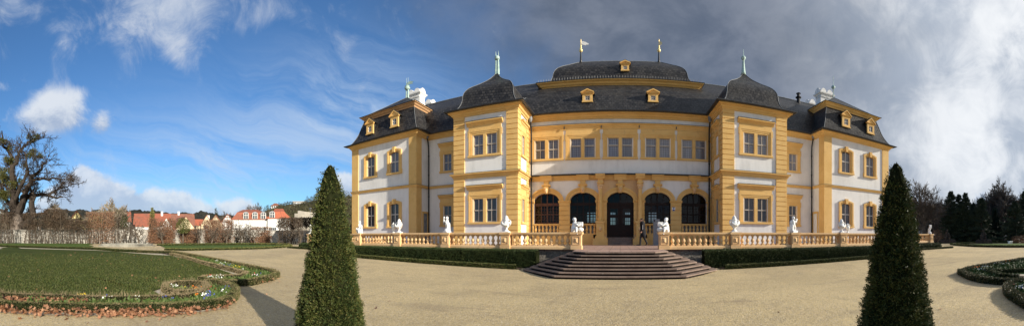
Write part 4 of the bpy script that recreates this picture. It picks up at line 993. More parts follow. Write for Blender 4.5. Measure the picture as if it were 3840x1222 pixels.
# ---------------------------------------------------------------- parterre, right
rb = G([(3602, 1027), (3640, 1012), (3740, 994), (3840, 977)])+[gp(3950, 962)]
rb2 = G([(3602, 1027), (3640, 1048), (3690, 1061), (3747, 1067), (3800, 1068), (3900, 1062)])
hedge('box_edging', [rb], .30, .16, 'boxmix', 'long low box edging along the far side of the right hand flower bed', group=GB, dens=1200)
hedge('box_edging', [rb2], .26, .20, 'boxmix', 'curved box edging along the near side of the right hand flower bed', group=GB, dens=2000)
hedge('box_edging', [G([(3900, 1022), (3840, 1024), (3745, 1029), (3700, 1024), (3760, 1046), (3820, 1050)])], .22, .20, 'box', 'inner box edging round the tip of the small right hand lawn', group=GB, dens=1800)
sheet('bed_soil', G([(3602, 1027), (3640, 1012), (3740, 994), (3840, 977), (3950, 962), (3950, 1060), (3900, 1062), (3800, 1068), (3747, 1067), (3690, 1061), (3640, 1048)]), M['soil'], .02)
sheet('pale_path_edge', G([(3735, 1028), (3950, 992), (3950, 1042), (3850, 1038)]), M['edge'], .032)
sheet('lawn', G([(3765, 1027), (3950, 998), (3950, 1036), (3850, 1032)]), M['lawnfar'], .045)
r3 = sm_poly(G([(3900, 1062), (3840, 1066), (3795, 1076), (3778, 1090), (3785, 1110), (3815, 1132), (3860, 1158), (3930, 1180)]), 4, False)
hedge('box_edging', [r3], .22, .20, 'boxmix', 'round end of box edging at the right border beside the flower bed', group=GB, dens=2600)
sheet('bed_soil', G([(3900, 1062), (3840, 1066), (3795, 1076), (3778, 1090), (3785, 1110), (3815, 1132), (3860, 1158), (3930, 1180)]), M['soil'], .024)
sheet('lawn', G([(3575, 921), (3620, 915.5), (3740, 913.5), (3900, 913), (3900, 925), (3740, 925), (3640, 924.5)]), M['lawnfar'], .03)
hedge('box_edging', [G([(3568, 918), (3600, 922), (3660, 926), (3760, 928), (3900, 928)])], .4, .2, 'box', 'distant low edging before the pale lawn near the dark conifers', group=GB, dens=260, L=.09, W=.05)
hedge('box_edging', [G([(3568, 918), (3640, 913), (3740, 911.5), (3900, 911)])], .4, .2, 'box', 'distant low edging behind the pale lawn near the dark conifers', group=GB, dens=260, L=.09, W=.05)
# ================================================================ TERRACE
YB = 15.2; XB = 15.55; YB2 = 18.0; XB2 = 24.8; KX, KY = 4.75, 15.05
tp = [(-XB2, YB2+.15), (-XB+.15, YB2+.15), (-XB+.15, YB+.15), (XB-.15, YB+.15), (XB-.15, YB2+.15), (XB2, YB2+.15), (XB2, 40), (-XB2, 40)]
b = MB(); b.prism(tp, -.2, T); tr = b.build('terrace', M['paving']); tr['kind'] = 'structure'
wl = empty('retaining_wall', (0, YB, 0), 'rough grey rubble stone wall under the terrace balustrade beside the steps', 'wall')
for sg in (-1, 1):
    b = MB(); pth = [(1.9, YB+.05), (XB, YB+.05), (XB, YB2+.05), (XB2+.1, YB2+.05), (XB2+.1, 38)]
    P = [(sg*x, y) for x, y in pth]; P = P if sg > 0 else P[::-1]
    b.sweep(P, [(-.1, -.1), (.04, -.1), (.03, T-.10), (-.1, T-.10)]); b.build('masonry', M['rubble'], wl)
# steps
ste = empty('stone_steps', (0, 13.5, 0), 'broad flight of eight worn reddish sandstone steps with chamfered sides up to the terrace', 'steps')
for k in range(8):
    t = k/7; fy = 11.60+1.15*t; hw = 2.33-1.0*t; sx = 4.04-2.14*t; sy = 13.5-.15*t
    P = [(-sx-.1, YB+.0), (-sx, sy), (-hw, fy), (hw, fy), (sx, sy), (sx+.1, YB+.0)]
    z1 = .115*(k+1)
    Q = [(-sx-.16, YB+.02), (-sx-.06, sy-.02), (-hw-.025, fy-.055), (hw+.025, fy-.055), (sx+.06, sy-.02), (sx+.16, YB+.02)]
    c = MB(); c.prism(Q, z1-.044, z1-.0005 if k < 7 else z1+.002); so_ = c.build('step', M['step'], ste)
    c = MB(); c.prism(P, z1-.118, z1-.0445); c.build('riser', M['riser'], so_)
top = MB(); top.prism([(-1.95, YB+.6), (-1.95, 13.37), (-1.34, 12.76), (1.34, 12.76), (1.95, 13.37), (1.95, YB+.6)], T-.03, T+.004); top.build('landing', M['paving'], ste)
# balustrades
zb = T; zr = 1.71
def baluster_mesh():
    m = MB(); z = .16
    m.box(-.09, .09, -.09, .09, z, z+.05); m.lathe([(.075, z+.05), (.085, z+.08), (.05, z+.10), (.045, z+.12), (.088, z+.19), (.092, z+.235), (.05, z+.34), (.042, z+.38), (.065, z+.40), (.045, z+.42), (.07, z+.45)], (0, 0, 0), 10); m.box(-.085, .085, -.085, .085, z+.45, z+.49)
    return m
proto_b = None
def balustrade(sg):
    global proto_b
    side = 'left' if sg < 0 else 'right'
    root = empty('balustrade', (sg*9, YB, zb), 'yellow sandstone balustrade running '+side+' from the terrace steps with square pedestals', 'balustrade', 'terrace balustrades either side of the steps')
    nodes = [(2.02, YB), (5.48, YB), (8.83, YB), (12.08, YB), (XB-.2, YB), (XB-.2, YB2), (XB2-4.6, YB2), (XB2-.15, YB2), (XB2-.15, YB2+8)]
    for i, (a, bb) in enumerate(zip(nodes, nodes[1:])):
        A = Vector((sg*a[0], a[1])); Bv = Vector((sg*bb[0], bb[1])); d = (Bv-A).normalized(); n = Vector((d.y, -d.x)); L = (Bv-A).length
        if n.y > 0.1: n = -n
        for nm, w, z0, z1 in (('base_rail', .17, 0, .16), ('top_rail', .16, .65, .79)):
            m = MB(); hw = w
            if nm == 'base_rail': pr = [(-hw, 0), (hw, 0), (hw, .10), (hw-.03, .16), (-hw+.03, .16), (-hw, .10)]
            else: pr = [(-.11, .65), (.11, .65), (.13, .69), (.18, .71), (.18, .78), (.16, .79), (-.16, .79), (-.18, .78), (-.18, .71), (-.13, .69)]
            k = len(pr); vs = [(p.x+n.x*o, p.y+n.y*o, zb+z) for p in (A, Bv) for o, z in pr]
            m.poly(vs, [tuple(range(k)), tuple(range(2*k-1, k-1, -1))]+[(j, (j+1) % k, k+(j+1) % k, k+j) for j in range(k)]); m.build(nm, M['sand'], root)
        cnt = int(round((L-.55)/(.275 if i < 7 else .4))); 
        for j in range(cnt):
            p = A+d*(.28+(L-.56)*(j+.5)/cnt)
            if proto_b is None: proto_b = baluster_mesh().build('baluster', M['sand'], None, smooth=False); o = proto_b
            else: o = proto_b.copy(); COL.objects.link(o)
            o.parent = root; o.location = (p.x-root.location.x, p.y-root.location.y, 0)
    for i, (x, y) in enumerate(nodes[:-1]):
        X = sg*x; m = MB(); hw = .225
        m.box(X-hw-.03, X+hw+.03, y-hw-.03, y+hw+.03, zb, zb+.17); m.box(X-hw, X+hw, y-hw, y+hw, zb+.17, zb+.66)
        m.box(X-hw-.02, X+hw+.02, y-hw-.02, y+hw+.02, zb+.652, zb+.70); m.box(X-hw-.06, X+hw+.06, y-hw-.06, y+hw+.06, zb+.70, zb+.80)
        for (a, bb, c, d_) in ((-.17, .17, .22, .24), (-.17, .17, .59, .61), (-.17, -.15, .24, .59), (.15, .17, .24, .59)): m.box(X+a, X+bb, y-hw-.02, y-hw+.01, zb+c, zb+d_)
        m.poly([(X-.10, y-hw+.002, zb+.29), (X+.10, y-hw+.002, zb+.29), (X+.10, y-hw+.002, zb+.54), (X-.10, y-hw+.002, zb+.54), (X, y-hw-.05, zb+.36), (X, y-hw-.05, zb+.47)], [(0, 1, 4), (1, 2, 5, 4), (2, 3, 5), (3, 0, 4, 5)])
        m.build('pedestal', M['sand'], root)
balustrade(-1); balustrade(1)
# hedge below the balustrade and its low edging
for sg, nm in ((-1, 'left'), (1, 'right')):
    f = lambda L: [(sg*x, y) for x, y in L]
    hedge('terrace_hedge', [f([(3.75, 14.62), (XB+.9, 14.62)])], .70, T+.0, 'hedge', 'dark clipped yew hedge under the balustrade '+nm+' of the steps', group='dark hedges below the terrace', dens=1500, L=.05, W=.022, z0=0, rough=.05)
    hedge('terrace_hedge', [f([(XB+.9, 17.3), (XB2-.05+.35, 17.3), (XB2+.75, 26)])], .70, T-.05, 'hedge', 'short far end of the dark clipped hedge wrapping the '+nm+' terrace corner', group='dark hedges below the terrace', dens=500, L=.07, W=.035, z0=0, rough=.05)
    hedge('hedge_edging', [f([(4.55, 13.86), (XB+1.2, 13.86)])], .22, .19, 'box', 'ankle high edging strip in front of the dark hedge '+nm+' of the steps', group='low edgings in front of the dark hedges', dens=1300)
    hedge('hedge_edging', [f([(XB+1.2, 16.9), (XB2+2.0, 16.9)])], .3, .18, 'box', 'ankle high edging strip at the far '+nm+' corner of the terrace', group='low edgings in front of the dark hedges', dens=500)
    o = sheet('bed_soil', f([(4.3, 13.78), (XB+1.3, 13.78), (XB+1.3, 15.3), (4.6, 15.3)]), M['soil'], .02)
    o = sheet('bed_soil', f([(XB+1, 16.8), (XB2+2.1, 16.8), (XB2+1.6, 18.5), (XB+1, 18.5)]), M['soil'], .02)
# ---------------------------------------------------------------- topiary cones
def cone_tree(name, px, r, py_top, rb_, label, seed, px_off=0, leaves=68000):
    x, y = at(px, r); zt = zat(py_top, r); root = empty(name, (x, y, 0), label, 'topiary', 'clipped yew cones in the foreground')
    rg = np.random.default_rng(seed)
    off = Vector((seed*3.1, 0, 0))
    def rad(t, a):   # t height fraction
        a = a+0.0
        base = rb_*float(np.interp(t, (0, .148, .26, .372, .485, .597, .709, .823, .934, .979, 1), (.50, .455, .413, .357, .312, .268, 0.222, .170, .100, .060, .015)))
        q = Vector((math.cos(a)*1.3, math.sin(a)*1.3, t*5))+off
        return max(.012, base*(1+.075*mnoise.noise(q)+.045*mnoise.noise(q*2.7))+.028*mnoise.noise(q*6)-max(0, mnoise.noise(q*1.7)-.30)*.22*(1-t))
    nr, ns = 70, 72; Vv = []
    for i in range(nr+1):
        t = i/nr
        for k in range(ns): a = 2*math.pi*k/ns; q = rad(t, a)*.93; Vv.append((x+q*math.cos(a), y+q*math.sin(a), .05+t*(zt-.08)))
    Ff = [(i*ns+k, i*ns+(k+1) % ns, (i+1)*ns+(k+1) % ns, (i+1)*ns+k) for i in range(nr) for k in range(ns)]
    np_mesh('inner_growth', Vv, Ff, M['core'], root)
    m = MB(); m.tube([(x, y, -.05), (x, y, .35)], .06, 8); m.build('trunk', M['bark'], root)
    # sprays: tips pointing up and outwards, leaves cluster round each spray
    n = leaves//8; t = 1-np.sqrt(rg.random(n)*(1-.0)); a = rg.random(n)*2*np.pi
    t = np.clip(t, 0, .998); rr = np.array([rad(tt, aa) for tt, aa in zip(t, a)])
    patch = np.array([mnoise.noise(Vector((math.cos(aa)*2.2, math.sin(aa)*2.2, tt*9))+off) for tt, aa in zip(t, a)])
    depth = rg.uniform(-.05, .022, n)+.012*patch+np.where(rg.random(n) > .985, rg.uniform(.01, .05, n), 0)
    P = np.stack([x+(rr+depth)*np.cos(a), y+(rr+depth)*np.sin(a), .04+t*(zt-.06)], 1)
    N = np.stack([np.cos(a), np.sin(a), np.full(n, .35)], 1)
    P8 = np.repeat(P, 8, 0)+rg.normal(0, .012, (8*n, 3)); N8 = np.repeat(N+rg.normal(0, .45, (n, 3)), 8, 0)
    Vv, Ff = leaf_cards(P8, N8, .030, .011, .42)
    np_mesh('foliage', Vv, Ff, M['yew'], root)
    return root
cone_tree('yew_cone', 1238, 4.5, 613, .97, 'tall clipped yew cone standing on the gravel left of the palace steps', 3)
cone_tree('yew_cone', 3361, 3.75, 604, .91, 'dark backlit yew cone standing on the gravel near the right hand end pavilion', 11)
# ================================================================ STATUES, PERSON
ZS_ = T+.80
def figure_data():
    C = lambda *a: a
    # standing putto, holding up a bundle
    a = dict(caps=[((0, 0, .0), (0, 0, .03), .15, .15), ((.05, 0, .05), (.05, .01, .22), .055, .06), ((.05, .01, .22), (.04, 0, .40), .06, .085), ((-.06, .02, .05), (-.05, .03, .2), .055, .06), ((-.05, .03, .2), (-.03, 0, .40), .06, .085),
                   ((0, 0, .40), (0, 0, .56), .10, .095), ((0, 0, .56), (0, 0, .63), .09, .05), ((.09, 0, .56), (.0, -.09, .50), .04, .035), ((.0, -.09, .50), (-.12, -.10, .53), .035, .03),
                   ((-.09, 0, .56), (-.15, -.07, .52), .04, .035), ((-.15, -.07, .52), (-.14, -.09, .66), .035, .03), ((-.14, -.09, .50), (-.13, -.09, .74), .05, .045), ((.06, .06, .40), (.09, .1, .05), .09, .05)],
             ell=[((.015, -.01, .71), (.085, .085, .095)), ((.015, -.09, .70), (.015, .02, .02)), ((-.13, -.09, .76), (.05, .045, .04))])
    # seated figure resting chin on hand
    b = dict(caps=[((-.12, 0, .03), (.12, 0, .03), .12, .12), ((.0, .04, .12), (0, .02, .30), .15, .10), ((0, .02, .30), (0, 0, .47), .11, .10), ((0, 0, .47), (0, -.01, .57), .08, .045),
                   ((-.06, 0, .16), (-.10, -.2, .22), .08, .06), ((-.10, -.2, .22), (-.10, -.18, .04), .06, .045), ((.06, 0, .16), (.12, -.16, .20), .08, .06), ((.12, -.16, .20), (.16, -.14, .04), .06, .04),
                   ((-.10, 0, .46), (-.15, -.06, .32), .045, .04), ((-.15, -.06, .32), (-.03, -.14, .30), .04, .03), ((.10, 0, .46), (.14, -.08, .32), .045, .04), ((.14, -.08, .32), (.05, -.10, .50), .04, .03), ((.14, .06, .42), (.20, .05, .12), .06, .05), ((-.14, .05, .36), (-.17, .05, .08), .06, .05)],
             ell=[((0, -.02, .66), (.08, .085, .09)), ((0, -.10, .65), (.014, .02, .02))])
    # putto leaning over a block
    c = dict(caps=[((-.16, .0, .05), (-.14, 0, .20), .10, .09), ((-.15, 0, .18), (-.10, 0, .36), .10, .095), ((-.10, 0, .36), (-.09, -.02, .43), .07, .045),
                   ((-.15, -.06, .12), (-.02, -.16, .16), .08, .06), ((-.02, -.16, .16), (.00, -.2, -.06), .055, .035), ((.0, -.2, -.06), (.03, -.26, -.08), .035, .02),
                   ((-.15, .06, .1), (-.02, .05, .17), .07, .06), ((-.05, -.09, .34), (.05, -.14, .26), .04, .035), ((.05, -.14, .26), (.15, -.10, .33), .035, .03), ((-.05, .08, .34), (.1, .08, .33), .04, .03)],
             ell=[((-.10, -.04, .50), (.075, .08, .085)), ((-.08, -.115, .49), (.014, .02, .018)), ((-.12, .0, .54), (.085, .085, .07)), ((.14, 0, .10), (.13, .12, .11))],
             boxes=[(.02, .24, -.11, .11, .24, .42)])
    # kneeling putto reaching forward, drapery behind
    d = dict(caps=[((-.02, 0, .03), (.16, 0, .03), .04, .04), ((.10, 0, .05), (.10, 0, .2), .04, .055), ((.10, 0, .2), (.0, 0, .33), .06, .08), ((.02, .04, .05), (-.03, .04, .2), .04, .055), ((-.03, .04, .2), (-.02, .02, .35), .06, .085),
                   ((-.02, 0, .33), (-.06, 0, .50), .10, .09), ((-.06, 0, .5), (-.04, 0, .58), .07, .045), ((-.02, -.05, .50), (.12, -.06, .47), .04, .035), ((.12, -.06, .47), (.20, -.03, .58), .035, .03), ((-.02, .06, .5), (.12, .05, .42), .04, .035), ((.12, .05, .42), (.24, .02, .52), .035, .03),
                   ((-.12, .04, .46), (-.16, .05, .05), .08, .07), ((-.1, 0, .3), (-.12, 0, .05), .08, .07)],
             ell=[((-.03, -.01, .66), (.08, .08, .09)), ((.05, -.01, .65), (.02, .014, .02)), ((.21, 0, .60), (.07, .06, .045))], boxes=[(-.14, .20, -.12, .12, -.0, .05)])
    return a, b, c, d
FA, FB, FC, FD = figure_data()
def statue(data, x, y, z, rz, label, sc=1.0, mirror=1, pl=True, mat='marble', group='white statues along the balustrade'):
    r = empty('putto_statue', (x, y, z), label, 'statue', group, rz)
    base = .06 if pl else 0
    o = blob('figure', [tuple([tuple(v) if hasattr(v, '__len__') else v for v in q]) for q in data['caps']], M[mat], None, .011, data['ell'], 2, data.get('boxes', ()))
    o.parent = r; o.location = (0, 0, base); o.scale = (sc*mirror, sc, sc)
    if pl:
        m = MB(); m.box(-.17, .17, -.15, .15, .003, base+.01); p = m.build('plinth', M[mat]); p.parent = r
    return r
def vase(x, y, z, label, sc=1.0, small=False):
    r = empty('garden_vase', (x, y, z), label, 'vase', 'white urns along the balustrade', 0)
    m = MB()
    if small: m.lathe([(.10, 0), (.10, .03), (.055, .07), (.045, .12), (.10, .22), (.13, .34), (.125, .40), (.09, .45), (.07, .48), (.10, .52), (.12, .54), (.06, .57), (.03, .62), (.01, .65)], (0, 0, 0), 16)
    else: m.lathe([(.15, .04), (.13, .08), (.06, .13), (.05, .18), (.12, .26), (.17, .33), (.185, .42), (.15, .50), (.11, .56), (.13, .60), (.15, .63), (.10, .66), (.09, .69), (.10, .72), (.06, .78), (.015, .83)], (0, 0, 0), 18)
    o = m.build('body', M['marble'], smooth=True); o.parent = r; o.scale = (sc,)*3
    if not small:
        m = MB(); m.box(-.16, .16, -.16, .16, .003, .045); p = m.build('plinth', M['marble']); p.parent = r
        for s_ in (-1, 1):
            m = MB(); m.tube([(s_*.13, -.02, .36), (s_*.20, -.05, .34), (s_*.245, -.06, .44), (s_*.235, -.04, .54), (s_*.18, -.02, .60), (s_*.11, 0, .57)], [.022, .03, .032, .03, .028, .022], 8)
            p = m.build('handle', M['marble'], smooth=True); p.parent = r
        m = MB(); m.tube([(-.2, -.12, .52), (-.12, -.20, .40), (0, -.21, .34), (.12, -.18, .38), (.2, -.10, .50)], [.03, .045, .05, .045, .03], 8)
        m.tube([(.10, -.13, .34), (.13, -.13, .24)], [.045, .02], 6)
        p = m.build('garland', M['marble'], smooth=True); p.parent = r
    else:
        for s_ in (-1, 1):
            m = MB(); m.tube([(s_*.11, 0, .36), (s_*.17, 0, .42), (s_*.16, 0, .50), (s_*.09, 0, .51)], .018, 6); p = m.build('handle', M['marble'], smooth=True); p.parent = r
    return r
statue(FC, -2.0, YB, ZS_, 0, 'white marble putto slumped over a block on the pedestal left of the steps', 1.12, 1, False)
statue(FC, 2.0, YB, ZS_, 0, 'white marble putto leaning on a block on the pedestal right of the steps', 1.12, -1, False)
vase(-5.48, YB, ZS_, 'white lidded urn in front of the left tower corner'); vase(5.48, YB, ZS_, 'white lidded urn in front of the right tower corner')
statue(FA, -8.83, YB, ZS_, -.35, 'white standing putto lifting a bundle on the balustrade left of the left tower')
statue(FD, 8.83, YB, ZS_, .3, 'white kneeling putto reaching out to the right beside the right tower', 1.08)
vase(-12.08, YB, ZS_, 'big white garlanded urn before the left end pavilion'); vase(-12.52, YB+.02, ZS_-.01, 'small white spouted urn close beside the big garlanded urn on the left', 1.0, True)
vase(12.08, YB, ZS_, 'big white garlanded urn before the right end pavilion'); vase(12.58, YB+.02, ZS_-.01, 'small white two handled urn close beside the big urn on the right', .92, True)
statue(FB, -15.35, YB, ZS_, -.5, 'white seated figure with crossed arms at the left corner pedestal')
statue(FA, XB2-.15, YB2, ZS_, .9, 'white standing putto holding up a bundle on the far right end of the balustrade', 1.0)
statue(FA, -XB2+.15, YB2, ZS_, -.9, 'white standing figure half hidden behind the left yew cone', 1.0)
statue(FB, 15.35, YB, ZS_, .6, 'white seated figure hidden behind the right yew cone', 1.0) if 0 else None
# person walking to the left across the terrace
pe = empty('person', (1.42, 20.9, T+.006), 'person in a black knee length coat and dark trousers walking left past the entrance', 'person')
hd = (-.07, 0, 1.60)
body = blob('person_body', [((-.03, 0, 1.02), (-.02, 0, 1.34), .13, .15), ((-.02, 0, 1.36), (-.04, 0, 1.50), .07, .052),
    ((0, -.09, .95), (-.13, -.09, .52), .085, .058), ((-.13, -.09, .52), (-.16, -.09, .09), .055, .036), ((0, .09, .95), (.10, .09, .52), .085, .058), ((.10, .09, .52), (.29, .09, .11), .055, .036),
    ((-.16, -.09, .06), (-.34, -.09, .04), .04, .03), ((.29, .09, .10), (.18, .09, .03), .04, .03),
    ((-.02, -.19, 1.40), (.04, -.24, 1.12), .055, .043), ((.04, -.24, 1.12), (-.08, -.24, .90), .041, .028), ((-.02, .19, 1.40), (-.02, .24, 1.12), .055, .043), ((-.02, .24, 1.12), (-.14, .23, .90), .041, .028)]
    + [((-.08+dx*.2-.005, -.24+dy, .90), (-.105+dx*.4, -.24+dy, .81-l), .010, .008) for dx, dy, l in ((-.1, -.03, .0), (-.05, -.01, .012), (0, .01, .010), (.03, .028, -.008))]
    + [((-.14, .23+dy, .90), (-.165, .23+dy, .81-l), .010, .008) for dy, l in ((-.03, 0), (-.01, .012), (.01, .010), (.028, -.008))] + [((-.10, -.22, .89), (-.15, -.21, .85), .011, .009), ((-.16, .21, .89), (-.20, .20, .85), .011, .009)],
    M['skin'], None, .009, [(hd, (.095, .075, .12)), ((-.165, 0, 1.59), (.022, .014, .022)), ((-.15, 0, 1.545), (.02, .022, .012)), ((-.06, -.075, 1.60), (.02, .012, .03)), ((-.06, .075, 1.60), (.02, .012, .03)), ((-.08, -.24, .87), (.03, .02, .05)), ((-.15, .23, .87), (.03, .02, .05))])
body.parent = pe
for nm, mt, cp, el in (('coat', 'coat', [((-.02, 0, 1.42), (0, 0, 1.15), .16, .165), ((0, 0, 1.15), (.03, 0, .80), .165, .19), ((.03, -.05, .80), (.05, -.06, .66), .17, .17), ((.0, .06, .8), (.06, .07, .66), .16, .16), ((-.02, -.19, 1.41), (.05, -.25, 1.12), .075, .065), ((.05, -.25, 1.12), (-.07, -.245, .93), .062, .05), ((-.02, .19, 1.41), (-.02, .25, 1.12), .075, .065), ((-.02, .25, 1.12), (-.13, .24, .93), .062, .05), ((-.03, 0, 1.44), (-.04, 0, 1.49), .08, .07)], []),
                   ('trousers', 'trouser', [((0, -.09, .92), (-.13, -.09, .52), .10, .075), ((-.13, -.09, .52), (-.16, -.09, .11), .072, .058), ((0, .09, .92), (.10, .09, .52), .10, .075), ((.10, .09, .52), (.28, .09, .14), .072, .058)], []),
                   ('shoe', 'black', [((-.15, -.09, .055), (-.37, -.09, .035), .05, .036)], []), ('shoe', 'black', [((.30, .09, .12), (.19, .09, .035), .048, .036)], []),
                   ('hair', 'hair', [((-.03, 0, 1.66), (.0, 0, 1.60), .085, .07)], [((-.055, 0, 1.665), (.10, .082, .075))])):
    o = blob(nm, cp, M[mt], None, .014, el); o.parent = pe
m = MB(); m.box(-.12, -.10, -.313, -.300, 1.02, 1.30); o = m.build('scarf_end', M['signwhite']); o.parent = pe; o.location = (.1, 0, 0)
ib = empty('info_board', (2.36, 21.4, T), 'tall grey information stele standing right of the walking person', 'information board')
m = MB(); m.box(2.15, 2.57, 21.37, 21.43, T+.005, T+1.72); m.box(2.10, 2.62, 21.25, 21.55, T, T+.03); m.build('panel', M['board'], ib)
m = MB(); m.box(2.30, 2.55, 21.362, 21.368, T+1.42, T+1.68); 
m.build('printed_header', M['boardpale'], ib)
m = MB(); m.box(2.18, 2.27, 21.361, 21.367, T+1.56, T+1.67); 
for k in range(6): m.box(2.31, 2.53-.02*(k % 3), 21.357, 21.361, T+1.64-.035*k, T+1.652-.035*k)
m.build('printed_lines', M['black'], ib)
# ================================================================ TREES
def limb(mb, p, d, L, r, lv, par, rg, twigs):
    "recursive limb; par = dict of shape settings"
    n = 5 if lv < par['lv']-1 else 3; pts = [p]; rad = [r]; q = Vector(p); dd = Vector(d).normalized(); step = L/n; rend = r*(.42 if lv < par['lv'] else .3)
    for i in range(n):
        dd = (dd+Vector((rg.gauss(0, 1), rg.gauss(0, 1), rg.gauss(0, .8)))*par['wob']+Vector((0, 0, par['up']))*(1 if lv else .3)).normalized(); q = q+dd*step
        pts.append(q.copy()); rad.append(r+(rend-r)*(i+1)/n)
    mb.tube(pts, [max(x, par['rmin']) for x in rad], 7 if lv == 0 else 5 if lv == 1 else 4 if lv == 2 else 3, cap=False)
    if lv >= par['lv']: twigs.extend(pts[1:]); return
    nb = par['nb'][lv]
    for k in range(nb):
        t = par['t0'] if lv == 0 else .25; t = t+(1-t)*(k+rg.random())/nb; j = min(n-1, int(t*n)); f = t*n-j; b = pts[j]+(pts[j+1]-pts[j])*f; rb = rad[j]+(rad[j+1]-rad[j])*f
        ax = (pts[j+1]-pts[j]).normalized(); s = ax.orthogonal().normalized(); s = Matrix.Rotation(rg.uniform(0, 6.28), 3, ax)@s; an = R(rg.uniform(*par['ang'])); nd = ax*math.cos(an)+s*math.sin(an)
        limb(mb, b, nd, L*rg.uniform(*par['len'])*(1.15-.45*t), rb*rg.uniform(.5, .75), lv+1, par, rg, twigs)
    limb(mb, pts[-1], dd, L*.55, rad[-1], lv+1, par, rg, twigs)
def bare_mesh(seed, H, r, lv=4, nb=(7, 5, 4, 4), ang=(28, 55), ln=(.45, .7), wob=.13, up=.10, t0=.3, rmin=.012, trunk=.45):
    rg = random.Random(seed); mb = MB(); tw = []
    limb(mb, Vector((0, 0, -.2)), Vector((0, 0, 1)), H*trunk, r, 0, dict(lv=lv, nb=nb, ang=ang, len=ln, wob=wob, up=up, t0=t0, rmin=rmin), rg, tw)
    return mb, tw
def mk_tree(name, mbtw, mat, x, y, label, cat='tree', group=None, rz=0, sc=1, leaf=None, leafn=0, leafL=.15, z=None, zs=None):
    mb, tw = mbtw; z = gz(x, y) if z is None else z
    r = empty(name, (x, y, z), label, cat, group, rz); r.scale = (sc, sc, sc if zs is None else zs)
    o = mb.build('trunk', M[mat]); o.parent = r
    if leaf:
        P = np.array([tuple(t) for t in tw]); P = P[rng.integers(0, len(P), leafn)]+rng.normal(0, .12, (leafn, 3)); Vv, Ff = leaf_cards(P, np.tile([0, 0, .3], (leafn, 1)), leafL, leafL*.6, 1.5)
        q = np_mesh('foliage', Vv, Ff, M[leaf]); q.parent = r
    return r
def dup_tree(root, x, y, label, rz, sc, zs=None, z=None):
    c = copy_tree(root); z = gz(x, y) if z is None else z; c.location = (x, y, z); c.rotation_euler.z = rz; c.scale = (sc, sc, sc if zs is None else zs); c['label'] = label; return c
M['oldtrunk'] = noisy('old_pale_trunk', (.22, .18, .15), (.10, .08, .065), 1.6, .92, .15, bscale=6, bstr=.9, bdist=.1)
# --- the big old tree at the left
TR = 57.0; tpx = 62; tx, ty = at(tpx, TR); a_ = az(tpx); tu = Vector((math.cos(a_), -math.sin(a_), 0)); tv = Vector((math.sin(a_), math.cos(a_), 0)); tz = gz(tx, ty)
old = empty('old_tree', (tx, ty, tz), 'huge gnarled old tree with thick pale trunk and mistletoe tufts on the left lawn', 'tree')
def TP(zx, zy, dep=0):   # tree sketch coordinates to metres in the plane of the tree
    s = TR/PXR/1.609; return Vector((0, 0, 0))+tu*((zx-97)*s)+tv*dep+Vector((0, 0, max(-.2, (769-zy)*s)))
rg = random.Random(5); mb = MB(); tw = []
def trunk_pt(zx, zy, dep=0): return TP(zx, zy, dep)
mb.tube([TP(95, 780), TP(95, 762), TP(95, 735), TP(97, 690), TP(98, 650), TP(92, 600)], [1.65, 1.45, 1.12, .98, 1.10, 1.0], 14)
for k in range(9):  # root flare and fluted buttresses
    a = k*.7; d = tu*math.cos(a)+tv*math.sin(a); b = TP(95, 772); mb.tube([b+d*1.7, b+d*1.15+Vector((0, 0, .35)), b+d*.85+Vector((0, 0, 1.6)), b+d*.8+Vector((0, 0, 4))], [.28, .34, .30, .22], 7)
o = mb.build('trunk', M['oldtrunk']); o.parent = old; mb = MB()
PAR = dict(lv=3, nb=(6, 5, 4, 4), ang=(25, 70), len=(.42, .78), wob=.20, up=.05, t0=.15, rmin=.024)
limbs = [([(92, 600, 0), (78, 530, .5), (72, 450, 0), (70, 350, -.5), (66, 270, .5), (45, 210, 1), (15, 175, .5), (8, 95, 0)], .85, .10, 20),
 ([(70, 350, -.5), (92, 290, 0), (110, 235, 1), (135, 190, 1), (170, 160, .5), (210, 145, 0), (265, 128, 0)], .45, .06, 18),
 ([(104, 610, 0), (128, 520, -1), (150, 470, -1), (180, 400, -1), (215, 362, -.5), (245, 330, 0), (270, 295, 0), (300, 265, 0)], .70, .07, 24),
 ([(110, 600, 0), (138, 530, 1), (170, 488, 1), (230, 474, 1.5), (300, 480, 1), (345, 492, 1), (385, 492, 1)], .62, .10, 20),
 ([(300, 480, 1), (330, 452, 1), (385, 432, 1), (425, 424, .5), (446, 395, 0)], .24, .05, 14),
 ([(180, 400, -1), (215, 396, -1.5), (255, 396, -2), (320, 388, -2), (365, 400, -2), (400, 380, -2)], .34, .05, 18),
 ([(86, 590, 0), (60, 540, 1), (30, 490, 2), (0, 420, 2.5), (-30, 350, 3)], .6, .09, 16),
 ([(84, 640, 0), (50, 600, -1), (15, 582, -1.5), (-30, 585, -2), (-80, 560, -2)], .5, .09, 12),
 ([(78, 470, 0), (40, 435, 1.5), (0, 400, 2.5), (-50, 370, 3)], .4, .06, 14),
 ([(104, 668, -.3), (150, 660, -.6), (185, 620, -.8), (192, 560, -.8), (188, 500, -.8), (182, 480, -.8)], .72, .42, 6),
 ([(192, 560, -.8), (200, 500, -1.5), (178, 450, -2), (172, 380, -2), (160, 330, -2)], .3, .05, 12),
 ([(92, 560, 0), (100, 470, 3), (95, 380, 5), (60, 300, 6), (40, 220, 6)], .5, .06, 18), ([(92, 560, 0), (110, 480, -3), (140, 400, -5), (150, 320, -6), (120, 240, -6)], .5, .06, 18)]
